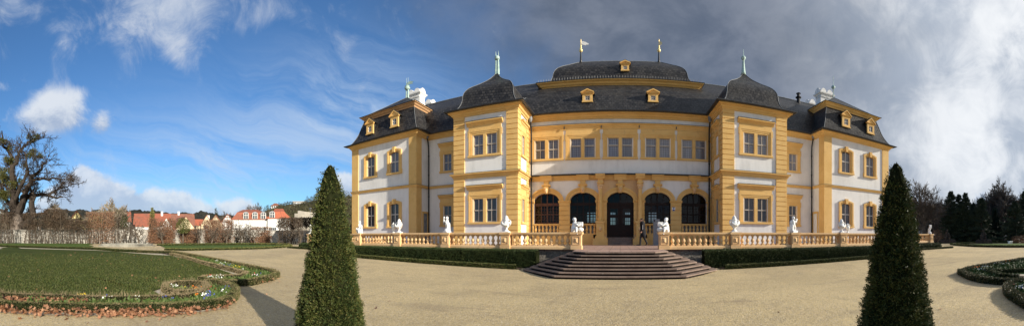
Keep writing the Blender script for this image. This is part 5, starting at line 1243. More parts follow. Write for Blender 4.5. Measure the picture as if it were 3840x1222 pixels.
for pts, r0, r1, nt in limbs:
    P = [TP(a, b, c) for a, b, c in pts]; Q = []
    for i in range(len(P)-1):
        for j in range(3):
            t = j/3; p0, p1, p2, p3 = P[max(i-1, 0)], P[i], P[i+1], P[min(i+2, len(P)-1)]
            Q.append(.5*((2*p1)+(p2-p0)*t+(2*p0-5*p1+4*p2-p3)*t*t+(3*p1-p0-3*p2+p3)*t**3)+(Vector((rg.gauss(0, .13), rg.gauss(0, .13), rg.gauss(0, .13))) if i+j else Vector()))
    Q.append(P[-1]); n = len(Q); rad = [r0+(r1-r0)*(i/(n-1))**.8 for i in range(n)]; mb.tube(Q, rad, 8)
    for k in range(nt):
        t = .25+.75*(k+rg.random())/nt; j = min(n-2, int(t*(n-1))); ax = (Q[j+1]-Q[j]).normalized(); s = Matrix.Rotation(rg.uniform(0, 6.28), 3, ax)@ax.orthogonal().normalized(); an = R(rg.uniform(35, 85)); d = ax*math.cos(an)+s*math.sin(an)+Vector((0, 0, .15))
        limb(mb, Q[j], d, rg.uniform(.9, 2.1)*(1.15 if t > .6 else .9), max(.05, rad[j]*.3), 1, PAR, rg, tw)
o = mb.build('limbs', M['barkdark']); o.parent = old
P = np.array([tuple(t) for t in tw]); k = 4200; P = P[rng.integers(0, len(P), k)]+rng.normal(0, .14, (k, 3)); Vv, Ff = leaf_cards(P, np.tile([0, 0, -.2], (k, 1)), .17, .08, 1.4)
q = np_mesh('withered_leaves', Vv, Ff, foliage('withered_leaf', (.085, .055, .035), (.12, .075, .05), (.16, .10, .06))); q.parent = old
for (zx, zy, s) in ((60, 195, .6), (218, 140, .8), (172, 133, .55), (190, 152, .5), (200, 225, .9), (175, 245, .8), (240, 245, .75), (208, 262, .5), (150, 305, .7), (40, 275, .7), (64, 280, .8), (40, 385, 1.3), (20, 370, .9), (120, 402, .6), (20, 490, 1.4), (45, 475, .9), (70, 425, 1.0), (30, 160, .5), (5, 168, .7), (12, 335, .9), (60, 340, .7), (0, 480, 1.2)):
    c = TP(zx, zy, random.uniform(-1, .3)); n = int(480*s*s)+60; D = rng.normal(0, 1, (n, 3)); D /= np.linalg.norm(D, axis=1)[:, None]; P = np.array(c)+D*(rng.random(n)**.5*s*.80)[:, None]*[1, 1, .85]
    Vv, Ff = leaf_cards(P, D, .30, .10, .7); m_ = np_mesh('mistletoe', Vv, Ff, M['mistletoe']); m_.parent = old
# --- templates of bare trees
tA = bare_mesh(11, 12, .30, 4, (9, 7, 5, 4), (30, 58), (.5, .8), wob=.09, up=.08, rmin=.026, trunk=.34)
tB = bare_mesh(23, 12, .28, 4, (9, 7, 5, 5), (32, 65), (.5, .8), wob=.13, up=.06, rmin=.028, trunk=.34)
tC = bare_mesh(37, 9, .16, 3, (10, 7, 6), (20, 42), wob=.09, up=.14, rmin=.012, trunk=.5)
tD = bare_mesh(41, 5, .16, 3, (7, 6, 6), (35, 75), wob=.22, up=.05, rmin=.014, trunk=.45, t0=.4)
GT = 'leafless trees behind the right end of the terrace'
x, y = at(3468, 54); ra = mk_tree('bare_tree', tA, 'barkbrown', x, y, 'big leafless tree with fan shaped crown right of the right yew cone', group=GT, sc=1.28)
for px, r, s, rz, lb in ((3408, 66, 1.1, 1.1, 'leafless tree just showing at the edge of the right yew cone'), (3436, 74, 1.2, 2.0, 'slim leafless tree behind the fan shaped one, on its left'), (3512, 80, 1.3, 3.3, 'leafless tree in the gap between fan shaped tree and first conifer'), (3495, 70, .85, 5.2, 'short leafless tree low behind the white end statue'), (3765, 78, 1.4, .4, 'leafless tree between the slim conifer and the broad right conifer'), (3540, 84, 1.35, 4.1, 'leafless tree top showing left of the first dark conifer'), (3660, 86, 1.55, 2.6, 'leafless tree rising behind the third dark conifer')):
    x, y = at(px, r); dup_tree(ra, x, y, lb, rz, s)
x, y = at(3702, 62); rb_t = mk_tree('bare_tree', tB, 'barkbrown', x, y, 'tall leafless tree with reddish lingering leaves behind the middle conifers', group=GT, sc=1.5, leaf='brownleaf', leafn=350, leafL=.16)
for px, r, s, rz, lb in ((3806, 64, 1.6, 2.2, 'tall leafless tree rising behind the broad conifer at the right'), (3850, 72, 1.6, .7, 'leafless tree crown cut by the right border of the view'),):
    x, y = at(px, r); dup_tree(rb_t, x, y, lb, rz, s)
# conifers
def conifer_mesh(seed, H, W, n=30000):
    rg = np.random.default_rng(seed); rr = random.Random(seed); 
    P = []; N = []
    nb = int(H*24)
    for i in range(nb):
        t = (i/nb)**.9; z = .06*H+t*H*.93; a = rr.uniform(0, 6.283); L = W*(1-t)**.80*rr.uniform(.62, 1.08)+.06; dr = -.30+.6*t
        m = max(5, int(n/nb*(.4+L/W)))
        s = rg.random(m)**.7; ww = .10+.20*(1-s)*L
        off = rg.normal(0, 1, m)*ww*.8
        px_ = s*L*math.cos(a)-off*math.sin(a); py_ = s*L*math.sin(a)+off*math.cos(a); pz_ = z+s*L*dr-.10*np.abs(off)+rg.normal(0, .05, m)+.25*(s**3)*L*.3
        P.append(np.stack([px_, py_, pz_], 1)); N.append(np.tile([math.cos(a), math.sin(a), -.35], (m, 1)))
    P = np.concatenate(P); N = np.concatenate(N); return leaf_cards(P, N, .26, .075, .45)
GC = 'dark conifers at the right edge of the garden'
def conifer(px, r, py_top, W, seed, label):
    x, y = at(px, r); z0 = gz(x, y); H = zat(py_top, r)-z0; W *= 1.22; rt = empty('conifer', (x, y, z0), label, 'tree', GC)
    m = MB(); m.tube([(0, 0, -.1), (0, 0, H*.55), (0, 0, H*.98)], [.22, .12, .02], 7); o = m.build('trunk', M['barkdark']); o.parent = rt
    Vv, Ff = conifer_mesh(seed, H, W); o = np_mesh('crown', Vv, Ff, M['spruce']); o.parent = rt
for a in ((3566, 55, 716, 2.5, 1, 'first dark spruce from the left, next to the white end statue'), (3596, 58, 728, 2.3, 2, 'dark spruce close behind the first one with a double looking top'), (3621, 55, 722, 2.0, 3, 'slim dark spruce with ragged pointed tip before the reddish leafless tree'), (3681, 54, 741, 2.2, 4, 'rounded dark conifer in the middle of the row'), (3731, 58, 780, 1.7, 5, 'shortest and slimmest dark conifer of the row'), (3805, 53, 755, 3.0, 6, 'broad dense conifer near the right border'), (3843, 56, 716, 2.6, 7, 'tall dark spruce cut by the right border'), (3650, 66, 760, 1.9, 8, 'dark conifer filling the gap behind the slim and the rounded one')): conifer(*a)
# mounded shrubs, statues on rocks, small white thing, fence on the right
def shrub(px, r, w, h, mat, label, cat='shrub', name='shrub', n=1600, L=.14, group=None, py=None):
    x, y = at(px, r); z0 = gz(x, y); rt = empty(name, (x, y, z0), label, cat, group)
    D = rng.normal(0, 1, (n, 3)); D /= np.linalg.norm(D, axis=1)[:, None]; D[:, 2] = np.abs(D[:, 2]); k = np.array([1+.35*mnoise.noise(Vector(tuple(d*1.6))+Vector((px, 0, 0))) for d in D]); P = D*(rng.random(n)**.35*k)[:, None]*[w/2, w/2, h]
    Vv, Ff = leaf_cards(P, D, L, L*.5, .7); o = np_mesh('foliage', Vv, Ff, M[mat]); o.parent = rt
    m = MB(); 
    for i in range(5): a = i*1.3; m.tube([(0, 0, 0), (math.cos(a)*w*.2, math.sin(a)*w*.2, h*.7)], [.05, .02], 4)
    o = m.build('stems', M['barkdark']); o.parent = rt
for a in ((3508, 50, 4.2, 1.9, 'brownleaf', 'reddish brown beech shrub between the white end statue and the conifers'), (3440, 58, 9, 2.4, 'darkleaf', 'low dark undergrowth shrub below the fan shaped leafless tree'), (3405, 52, 5, 1.6, 'olive', 'olive green shrub peeping out by the right yew cone'), (3610, 62, 10, 1.4, 'darkleaf', 'dark undergrowth under the first conifers'), (3745, 64, 10, 1.7, 'darkleaf', 'dark undergrowth under the slim conifer'), (3835, 50, 4, 1.3, 'brownleaf', 'low brown hedge shrub at the right border')): shrub(*a)
for px, r, lb in ((3552, 49, 'dark weathered garden figure on a rock near the first conifer'), (3688, 49, 'dark weathered garden figure on a rock before the middle conifers')):
    x, y = at(px, r); rt = statue(FB, x, y, gz(x, y)+.45, R(-50), lb, 2.2, 1, False, 'barkdark', 'dark figures before the conifers')
    o = blob('rock', [((-.8, 0, -.3), (.9, .1, -.3), .45, .5), ((0, 0, -.2), (.2, 0, .0), .5, .4)], M['barkdark'], None, .07); o.parent = rt
x, y = at(3788, 47); wb = empty('white_bench', (x, y, gz(x, y)), 'small white slab bench on the pale lawn near the right border', 'bench')
m = MB(); m.box(x-.5, x+.5, y-.2, y+.2, gz(x, y)+.30, gz(x, y)+.38); m.build('seat', M['marble'], wb)
for s_ in (-1, 1): m = MB(); m.box(x+s_*.38-.06, x+s_*.38+.06, y-.15, y+.15, gz(x, y), gz(x, y)+.30); m.build('leg', M['marble'], wb)
fr_ = empty('park_fence', (*at(3700, 58), .42), 'low wire fence on slim posts behind the conifer row', 'fence')
P0 = Vector(at(3520, 60)); P1 = Vector(at(3900, 60)); m = MB(); n = 16
for i in range(n+1): p = P0+(P1-P0)*i/n; q = MB(); q.tube([(p.x, p.y, .3), (p.x, p.y, 1.5)], .04, 5); q.build('post', M['barkpale'], fr_)
for z in (.7, 1.05, 1.4): m.tube([(P0.x, P0.y, z), (P1.x, P1.y, z)], .02, 4)
m.build('wires', M['metal'], fr_)
w = sheet('woodland_floor', [at(3380, 62), at(3960, 62), at(3960, 130), at(3380, 130)], M['woodland'], .05, step=12)
def treemass(name, a0, a1, r, zt, mat, label, n=9000, z0=.3, L=1.2, dep=10):
    an = np.array([az(a0), az(a1)]); t = rng.random(n); a = an[0]+(an[1]-an[0])*t; rr = r+rng.random(n)*dep
    top = np.array([zt*(.72+.35*mnoise.noise(Vector((q*14, 0, 0)))+.12*mnoise.noise(Vector((q*60, 0, 0)))) for q in a]); z = z0+rng.random(n)**.8*(top)
    P = np.stack([rr*np.sin(a), rr*np.cos(a), z], 1); Vv, Ff = leaf_cards(P, np.tile([0, 0, .6], (n, 1)), L, L*.25, 1.2); o = np_mesh(name, Vv, Ff, M[mat]); return tag(o, label, 'wood', kind='stuff')
treemass('far_woods', 3380, 3980, 92, 7.5, 'barkbrown', 'dark tangle of distant woodland closing the view on the right', 16000, L=1.0, dep=16)
# ================================================================ TOWN AND HILLS, LEFT
gw = empty('garden_wall', (-48, 6, .42), 'long pale rubble stone garden wall behind the brown hornbeam screens', 'wall')
b = MB(); b.box(-48.3, -47.9, -26, 40, 0, 2.35); b.box(-48.4, -47.8, -26, 40, 2.35, 2.47); b.build('masonry', M['gardenwall'], gw)
xw, yw = at(1015, 57); xw2, yw2 = at(1046, 55)
def leaves_in(name, P, L, W, mat, parent, spread=1.3, up=.2):
    Vv, Ff = leaf_cards(P, np.tile([0, 0, up], (len(P), 1)), L, W, spread); o = np_mesh(name, Vv, Ff, M[mat]); o.parent = parent; return o
def screen(p0, p1, r, zs, zt, mat, n, label, low=.25, stems=14, gap=.0, L=.16, matb='bark'):
    "clipped hornbeam screen: stems, twigs and clinging dry leaves"
    xa, ya = at((p0+p1)/2, r); g0 = gz(xa, ya); rt = empty('hornbeam_screen', (xa, ya, g0), label, 'hedge', 'leafless clipped hornbeam screens along the garden wall')
    m = MB(); rr = random.Random(int(p0*7+p1)); A = Vector((*at(p0, r), 0)); B = Vector((*at(p1, r), 0)); o0 = Vector((xa, ya, 0))
    for i in range(stems):
        p = A+(B-A)*((i+rr.uniform(.2, .8))/stems)-o0; q = p.copy(); pts = [q]; h = zt*rr.uniform(.85, 1)
        for k in range(5): q = q+Vector((rr.gauss(0, .12), rr.gauss(0, .12), h/5)); pts.append(q)
        m.tube(pts, [.075, .06, .05, .04, .03, .015], 5)
        for k in range(12):
            b0 = pts[1+k % 5]; d = Vector((rr.gauss(0, 1), rr.gauss(0, 1), rr.uniform(.1, 1))).normalized()*rr.uniform(.4, 1.0); m.tube([b0, b0+d*.5+Vector((0, 0, .05)), b0+d], [.022, .016, .010], 3)
    o = m.build('stems', M[matb]); o.parent = rt
    n = int(n*2.4); t = rng.random(n); z = np.where(rng.random(n) < low, rng.uniform(.1, zs, n), rng.uniform(zs, zt, n)); dx = (B-A)
    P = np.stack([A.x-o0.x+dx.x*t, A.y-o0.y+dx.y*t, z], 1)+np.stack([rng.normal(0, .28, n), rng.normal(0, .28, n), np.zeros(n)], 1)
    k = np.array([mnoise.noise(Vector((tt*dx.length*.5, zz*.7, p0))) > gap-.35 for tt, zz in zip(t, z)]); leaves_in('dry_leaves', P[k], L, L*.45, mat, rt)
    return rt
for a in ((-60, 55, 47.5, 2.4, 4.4, 'darkleaf', 2300, 'dark leafless hornbeam screen at the far left behind the old tree', .3, 14),
          (85, 160, 47.0, 2.0, 4.4, 'darkleaf', 1700, 'dark hornbeam screen just right of the old tree trunk', .25, 9),
          (160, 245, 46.5, 2.3, 4.9, 'darkleaf', 3600, 'dense dark hornbeam block on one thick black trunk', .12, 8),
          (245, 330, 46.5, 2.0, 3.4, 'darkleaf', 2000, 'dark purple brown hornbeam screen below the yellow half timbered gable', .22, 10),
          (330, 425, 46.8, 2.2, 4.5, 'brownleaf', 2400, 'red brown hornbeam screen under the spreading pale tree', .25, 12),
          (425, 505, 47.0, 2.0, 4.0, 'darkleaf', 500, 'thin see through hornbeam screen above the stone basin', .2, 8),
          (560, 652, 47.5, 1.6, 3.6, 'brownleaf', 5200, 'dense rust red hornbeam block reaching down to the ground', .5, 12),
          (683, 740, 48.5, 1.0, 2.1, 'brownleaf', 2400, 'rust brown hornbeam block in front of the cream gable house', .42, 9),
          (765, 870, 50.0, 1.6, 3.5, 'brownleaf', 3800, 'red brown hornbeam screen before the row of half timbered gables', .35, 14),
          (870, 945, 52.0, 1.5, 3.4, 'darkleaf', 600, 'sparse twiggy hornbeam screen before the white mansard house', .4, 12),
          (945, 1012, 54.0, 1.2, 2.6, 'brownleaf', 2600, 'rust coloured hornbeam screen ending at the right by the opening', .55, 11),
          (1043, 1110, 45.0, 2.2, 3.6, 'darkleaf', 2400, 'dark twiggy arched hornbeam screen left of the yew cone', .3, 12),
          (1110, 1175, 43.0, 2.3, 3.5, 'darkleaf', 1800, 'dark twiggy arched hornbeam screen meeting the yew cone', .15, 6)):
    screen(*a)
hl = empty('hornbeam_hedge', (*at(975, 52), .42), 'knee high clipped rust brown hedge at the foot of the right hand hornbeam screen', 'hedge')
n = 2600; A = Vector(at(942, 51)); B = Vector(at(1012, 51)); t = rng.random(n); o0 = hl.location
P = np.stack([A.x+(B.x-A.x)*t-o0.x, A.y+(B.y-A.y)*t-o0.y, rng.uniform(0, .95, n)], 1)+rng.normal(0, .12, (n, 3))*[1, 1, 0]; leaves_in('dry_leaves', P, .16, .08, 'brownleaf', hl)
# trees of the left background
GL = 'leafless trees on the left of the garden'
x, y = at(415, 66); t1 = mk_tree('bare_tree', bare_mesh(51, 9, .26, 4, (10, 8, 6, 5), (28, 58), (.5, .8), wob=.12, up=.06, rmin=.028, trunk=.34, t0=.2), 'barkpale', x, y, 'pale spreading leafless tree with round crown above the white gabled house', group=GL, sc=1.45, leaf='olive', leafn=900, leafL=.14)
for px, r, s, rz, lb in ((330, 68, 1.15, 1.0, 'slender pale leafless tree left of the spreading pale tree'), (190, 60, 1.3, 2.2, 'pale leafless tree standing between old tree and half timbered gable'), (235, 64, 1.05, 3.9, 'small pale leafless tree left of the yellow gable'), (128, 62, 1.15, 5.0, 'pale leafless tree seen through the limbs of the old tree'), (20, 64, 1.15, .3, 'pale leafless tree behind the far left limbs of the old tree')):
    x, y = at(px, r); dup_tree(t1, x, y, lb, rz, s)
x, y = at(968, 100); t2 = mk_tree('bare_tree', tA, 'bark', x, y, 'tall fan shaped leafless tree rising above the white mansard house', group=GL, sc=1.45)
for px, r, s, rz, lb in ((921, 100, 1.1, 1.3, 'round leafless tree above the left half of the mansard roof'), (851, 96, 1.05, 2.5, 'leafless tree behind the half timbered gables'), (835, 92, .9, 4.4, 'smaller leafless tree behind the left half timbered gables'), (878, 98, .85, 5.4, 'low leafless tree left of the mansard roof')):
    x, y = at(px, r); dup_tree(t2, x, y, lb, rz, s)
x, y = at(520, 44); t3 = mk_tree('pruned_tree', tD, 'bark', x, y, 'low crooked pruned tree with dark thin crown beside the basin', group='crooked pruned fruit trees before the wall', sc=.95)
for px, r, s, rz, lb in ((745, 46, .9, 1.0, 'crooked pruned tree with stout trunk right of the cream gable house'), (795, 47, .8, 2.1, 'crooked pruned tree before the left half timbered gables'), (850, 48, .8, 3.3, 'crooked pruned tree before the right half timbered gables'), (905, 49, .85, 4.6, 'crooked pruned tree before the left end of the mansard house'), (955, 50, .8, 5.5, 'crooked pruned tree before the middle of the mansard house'), (1125, 41, .85, .6, 'crooked double stemmed tree in the dark arch left of the yew cone'), (1085, 43, .85, 2.6, 'crooked tree in the dark arched screen near the opening'), (452, 44.5, .7, 3.1, 'crooked little tree just left of the basin'), (610, 46, .75, 5.1, 'crooked tree sunk in the rust red hornbeam block')):
    x, y = at(px, r); dup_tree(t3, x, y, lb, rz, s)
def bushtree(px, r, ztop, w, mat, label, name='leafy_tree', n=1800, L=.18, zb=1.2, cat='tree', taper=.2):
    x, y = at(px, r); z0 = gz(x, y); rt = empty(name, (x, y, z0), label, cat)
    m = MB(); m.tube([(0, 0, 0), (.1, 0, zb), (0, .1, ztop*.85)], [.13, .10, .02], 6)
    for i in range(6): a = i*1.1; m.tube([(.05, 0, zb*.9+.1*i), (math.cos(a)*w*.3, math.sin(a)*w*.3, zb+(ztop-zb)*.5)], [.06, .015], 4)
    o = m.build('trunk', M['bark']); o.parent = rt
    t = rng.random(n); a = rng.random(n)*6.283; rad = w/2*np.sin(np.pi*np.clip(t*(1-taper)+taper*.5, .04, .98))**.6*(1-taper*t*1.2)
    k = np.array([1+.45*mnoise.noise(Vector((math.cos(aa)*1.5, math.sin(aa)*1.5, tt*3+px))) for aa, tt in zip(a, t)]); rr = rad*k*rng.random(n)**.4
    leaves_in('crown', np.stack([rr*np.cos(a), rr*np.sin(a), zb+(ztop-zb)*t], 1), L, L*.5, mat, rt)
bushtree(571, 49, 5.3, 1.8, 'olive', 'narrow yellow green conical tree before the long red roof', zb=.8, taper=.7)
bushtree(686, 47, 3.6, 2.4, 'box', 'small dark green leafy tree left of the cream gable', zb=1.5)
bushtree(467, 52, 4.2, 1.8, 'hedge', 'dark green ivy clad bush right of the white gabled house', zb=.5)
bushtree(365, 60, 5.0, 4.5, 'olive', 'olive leafed low tree under the spreading pale tree', n=1400, zb=1.6)
# houses
def house(px0, px1, r, ye, yr, label, wall='hwhite', roof='rooftile', orient='ridge', depth=9, wins=(), timber=False, chim=(), rz=0, hip=0, zb=0.2, dormers=(), cat='house'):
    w = (px1-px0)/PXR*r; x, y = at((px0+px1)/2, r); rt = empty('house', (x, y, .3), label, cat, 'houses of the village beyond the garden wall'); rt.rotation_euler.z = -az((px0+px1)/2)+rz
    ze = zat(ye, r)-.3; zr = zat(yr, r)-.3; hw = w/2
    def add(mb, nm, mat, par=rt): o = mb.build(nm, M[mat]); o.parent = par; return o
    m = MB()
    if orient == 'ridge':
        m.box(-hw, hw, 0, depth, 0, ze); m.poly([(s*hw, 0, ze) for s in (1,)]+[(hw, depth, ze), (hw, depth/2, zr-.1)], [(0, 1, 2)]); m.poly([(-hw, 0, ze), (-hw, depth, ze), (-hw, depth/2, zr-.1)], [(0, 1, 2)])
        add(m, 'wall', wall); m = MB(); e = .35; sl = (zr-ze)/(depth/2); h = hip
        T_ = [(-hw-e, -e, ze-e*sl*.6), (hw+e, -e, ze-e*sl*.6), (hw+e-h, depth/2, zr), (-hw-e+h, depth/2, zr), (-hw-e, depth+e, ze-e*sl*.6), (hw+e, depth+e, ze-e*sl*.6)]
        m.poly(T_+[(a, b, c-.18) for a, b, c in T_], [(0, 1, 2, 3), (3, 2, 5, 4), (0, 3, 4), (1, 5, 2), (6, 7, 8, 9), (9, 8, 11, 10), (0, 1, 7, 6), (4, 5, 11, 10), (0, 6, 9, 3), (1, 7, 8, 2)]); ro = add(m, 'roof', roof)
    else:
        m.poly([(-hw, 0, 0), (hw, 0, 0), (hw, 0, ze), (0, 0, zr-.12), (-hw, 0, ze), (-hw, depth, 0), (hw, depth, 0), (hw, depth, ze), (0, depth, zr-.12), (-hw, depth, ze)], [(0, 1, 2, 3, 4), (9, 8, 7, 6, 5), (0, 4, 9, 5), (1, 6, 7, 2)])
        add(m, 'wall', wall); m = MB(); e = .3; k = (zr-ze)/hw
        for s in (-1, 1): m.hexa([(s*(hw+e), -e, ze-e*k-.16), (s*(hw+e), depth+e, ze-e*k-.16), (0, depth+e, zr-.16), (0, -e, zr-.16), (s*(hw+e), -e, ze-e*k), (s*(hw+e), depth+e, ze-e*k), (0, depth+e, zr), (0, -e, zr)])
        ro = add(m, 'roof', roof)
    for (u, zz, ww, hh) in wins:
        u = u*hw; m = MB()
        for q in ((u-ww/2-.06, u-ww/2, zz, zz+hh), (u+ww/2, u+ww/2+.06, zz, zz+hh), (u-ww/2-.06, u+ww/2+.06, zz-.06, zz), (u-ww/2-.06, u+ww/2+.06, zz+hh, zz+hh+.06), (u-.03, u+.03, zz, zz+hh)): m.box(q[0], q[1], -.07, .0, q[2], q[3])
        wo = add(m, 'window', 'sashwhite'); m = MB(); m.box(u-ww/2, u+ww/2, -.03, .0, zz, zz+hh); o = m.build('pane', M['hpane']); o.parent = wo
    if timber:
        m = MB()
        for z in np.arange(ze*.45, zr-.6, 1.25):
            f = 1 if z < ze else max(.05, (zr-z)/(zr-ze)); m.box(-hw*f+.1, hw*f-.1, -.06, -.01, z, z+.14)
        for u in np.linspace(-.88, .88, 9):
            zt = min(ze+(zr-ze)*(1-abs(u))-.25, 99); m.box(u*hw-.07, u*hw+.07, -.055, -.012, ze*.4, zt)
        for s in (-1, 1):
            for u0 in (.2, .6): m.hexa([(s*u0*hw, -.05, ze*.5), (s*u0*hw+.14, -.05, ze*.5), (s*u0*hw+.14, -.012, ze*.5), (s*u0*hw, -.012, ze*.5), (s*(u0+.22)*hw, -.05, ze*.5+1.2), (s*(u0+.22)*hw+.14, -.05, ze*.5+1.2), (s*(u0+.22)*hw+.14, -.012, ze*.5+1.2), (s*(u0+.22)*hw, -.012, ze*.5+1.2)])
        add(m, 'timber_frame', 'timber')
    for (u, v, h, c) in chim: m = MB(); zc = zr-.9; m.box(u*hw-.3, u*hw+.3, v-.3, v+.3, zc, zr+h); m.box(u*hw-.36, u*hw+.36, v-.36, v+.36, zr+h-.1, zr+h); o = m.build('chimney', M[c]); o.parent = ro
    for (u, zz, ww, hh) in dormers:
        u = u*hw; m = MB(); L = [(u-ww/2, zz), (u+ww/2, zz)]+[(u+ww/2*math.cos(t), zz+hh*.72+hh*.28*math.sin(t)) for t in [math.pi*i/8 for i in range(9)]]; k = len(L)
        yf = .25; m.poly([(a, yf, z) for a, z in L]+[(a, yf+2.4, z) for a, z in L], [tuple(range(k)), tuple(range(2*k-1, k-1, -1))]+[(i, (i+1) % k, k+(i+1) % k, k+i) for i in range(k)]); do = m.build('dormer', M['lead']); do.parent = ro
        m = MB(); 
        for s in (-1, 1): m.box(u+s*ww*.22-ww*.14, u+s*ww*.22+ww*.14, yf-.04, yf, zz+.15, zz+hh*.78)
        o = m.build('pane', M['hpane']); o.parent = do; m = MB()
        for a in (-.42, 0, .42): m.box(u+a*ww-.05, u+a*ww+.05, yf-.07, yf+.0, zz+.1, zz+hh*.85)
        m.box(u-ww*.42, u+ww*.42, yf-.068, yf, zz+hh*.45, zz+hh*.5); o = m.build('dormer_frame', M['sashwhite']); o.parent = do
    return rt
house(228, 348, 72, 862, 790, 'yellow half timbered gable house left of the long red roofs', 'hyellow', 'rooftile', 'gable', 12, [(-.3, 2.3, .8, .9), (.15, 2.3, .8, .9), (0, 4.0, .6, .7)], True)
house(338, 420, 84, 842, 797, 'long low red roofed house behind the yellow gable', 'hwhite', 'rooftile', 'ridge', 9, [(-.5, 1, .8, 1), (.4, 1, .8, 1)], chim=((-.75, 4.5, .9, 'lead'), (-.2, 4.5, .8, 'lead')))
house(-40, 60, 80, 850, 802, 'red roofed white house seen behind the old tree', 'hwhite', 'rooftile', 'ridge', 9, [(-.5, 1, .8, 1), (.4, 1, .8, 1)])
house(88, 152, 76, 862, 800, 'white half timbered gable just right of the old tree', 'hwhite', 'roofbrown', 'gable', 9, [(0, 2, .8, .9)], True)
house(404, 488, 80, 828, 790, 'white house with brick red roof under the spreading pale tree', 'hwhite', 'rooftile', 'ridge', 8, [(-.6, 1.2, .9, 1.2), (0, 1.2, .9, 1.2), (.6, 1.2, .9, 1.2)], chim=((-.1, 4, .5, 'rooftile'),))
house(420, 478, 74, 845, 818, 'low white gable annex in front of the white red roofed house', 'hwhite', 'rooftile', 'gable', 5, [(-.3, 1.5, .7, .9), (.3, 1.5, .7, .9)])
house(503, 640, 92, 846, 795, 'long house with big red tiled roof and white walls behind the hedges', 'hwhite', 'rooftile', 'ridge', 12, [(-.8, 1.2, .9, 1.2), (-.4, 1.2, .9, 1.2), (.2, 1.2, .9, 1.2), (.7, 1.2, .9, 1.2)], chim=((.0, 5.5, .4, 'rooftile'), (.55, 5, .5, 'hwhite')))
house(606, 728, 104, 844, 797, 'long brown roofed house partly behind the big red roof', 'hwhite', 'roofbrown', 'ridge', 12, [(-.3, 1.2, .9, 1.2), (.4, 1.2, .9, 1.2)], chim=((.05, 5.5, .7, 'hwhite'),))
house(600, 648, 82, 850, 815, 'small white gable sticking out before the big red roof', 'hwhite', 'rooftile', 'gable', 7, [(0, 2.6, .8, .8)])
house(652, 740, 84, 866, 810, 'cream house with steep plain gable facing the garden', 'hcream', 'roofbrown', 'gable', 10, [], rz=.25)
house(735, 757, 90, 842, 820, 'tiny bright red roofed house between cream gable and half timbered gables', 'hcream', 'roofbright', 'ridge', 6, [(0, 1.2, .8, 1)])
house(755, 796, 80, 838, 806, 'cream gable house with balcony window, first of the gabled row', 'hcream', 'rooftile', 'gable', 9, [(-.1, 2.6, 1.1, 1.1), (-.1, 1.0, 1.1, .9)], chim=((.3, 5, .2, 'hwhite'),))
house(786, 832, 82, 836, 805, 'half timbered gable house, second of the gabled row', 'hcream', 'rooftile', 'gable', 9, [(0, 2.3, .8, .8)], True)
house(828, 880, 83, 834, 802, 'half timbered gable house, third of the row beside the mansard house', 'hwhite', 'rooftile', 'gable', 9, [(0, 2.3, .8, .8)], True)
def mansard(px0, px1, r, ye, yb, yt, label, roof, ins0, ins1, dorm, wins, depth=11, zb=0):
    w = (px1-px0)/PXR*r; hw = w/2; x, y = at((px0+px1)/2, r); rt = empty('mansard_house', (x, y, .3), label, 'house', 'houses of the village beyond the garden wall'); rt.rotation_euler.z = -az((px0+px1)/2)
    ze, zk, zt = [zat(v, r)-.3 for v in (ye, yb, yt)]
    m = MB(); m.box(-hw, hw, 0, depth, 0, ze); o = m.build('wall', M['hwhite']); o.parent = rt
    m = MB(); lv = [(hw+.35, -.35, depth+.35, ze-.1), (hw-ins0*.8, .9, depth-.9, ze+(zk-ze)*.75), (hw-ins0, 1.2, depth-1.2, zk), (hw-ins1, depth/2-.3, depth/2+.3, zt)]
    vs = []; 
    for a, y0, y1, z in lv: vs += [(-a, y0, z), (a, y0, z), (a, y1, z), (-a, y1, z)]
    m.poly(vs, [(4*i+k, 4*i+(k+1) % 4, 4*i+4+(k+1) % 4, 4*i+4+k) for i in range(3) for k in range(4)]+[(3, 2, 1, 0), (12, 13, 14, 15)]); ro = m.build('roof', M[roof]); ro.parent = rt
    for u in dorm:
        m = MB(); ww, hh = 1.35, (zk-ze)*1.0; u = u*hw; z0 = ze+.05; L = [(u-ww/2, z0), (u+ww/2, z0)]+[(u+ww/2*math.cos(t), z0+hh*.72+hh*.28*math.sin(t)) for t in [math.pi*i/8 for i in range(9)]]; k = len(L)
        m.poly([(a, -.25, z) for a, z in L]+[(a, 2.0, z) for a, z in L], [tuple(range(k)), tuple(range(2*k-1, k-1, -1))]+[(i, (i+1) % k, k+(i+1) % k, k+i) for i in range(k)]); do = m.build('dormer', M['lead']); do.parent = ro
        m = MB(); m.box(u-ww*.36, u+ww*.36, -.29, -.26, z0+.1, z0+hh*.78); o = m.build('pane', M['hpane']); o.parent = do
        m = MB()
        for a in (-.40, 0, .40): m.box(u+a*ww-.06, u+a*ww+.06, -.34, -.28, z0+.05, z0+hh*.82)
        m.box(u-ww*.4, u+ww*.4, -.335, -.285, z0+hh*.48, z0+hh*.54); o = m.build('dormer_frame', M['sashwhite']); o.parent = do
    for u, zz, ww, hh in wins:
        m = MB(); u = u*hw
        for q in ((u-ww/2-.06, u-ww/2, zz, zz+hh), (u+ww/2, u+ww/2+.06, zz, zz+hh), (u-.03, u+.03, zz, zz+hh), (u-ww/2-.06, u+ww/2+.06, zz+hh, zz+hh+.06)): m.box(q[0], q[1], -.08, 0, q[2], q[3])
        wo = m.build('window', M['sashwhite']); wo.parent = rt; m = MB(); m.box(u-ww/2, u+ww/2, -.04, 0, zz, zz+hh); o = m.build('pane', M['hpane']); o.parent = wo
    return rt
mansard(872, 1006, 80, 822, 795, 780, 'big white house with weathered red mansard roof and arched dormers', 'rooftile', 1.0, 2.4, (-.25, .25, .72), [(-.8, 1.9, .8, 1.2), (-.3, 1.9, .8, 1.2), (.1, 1.9, .8, 1.2), (.6, 1.9, .9, 1.4), (.78, 1.9, .9, 1.4)])
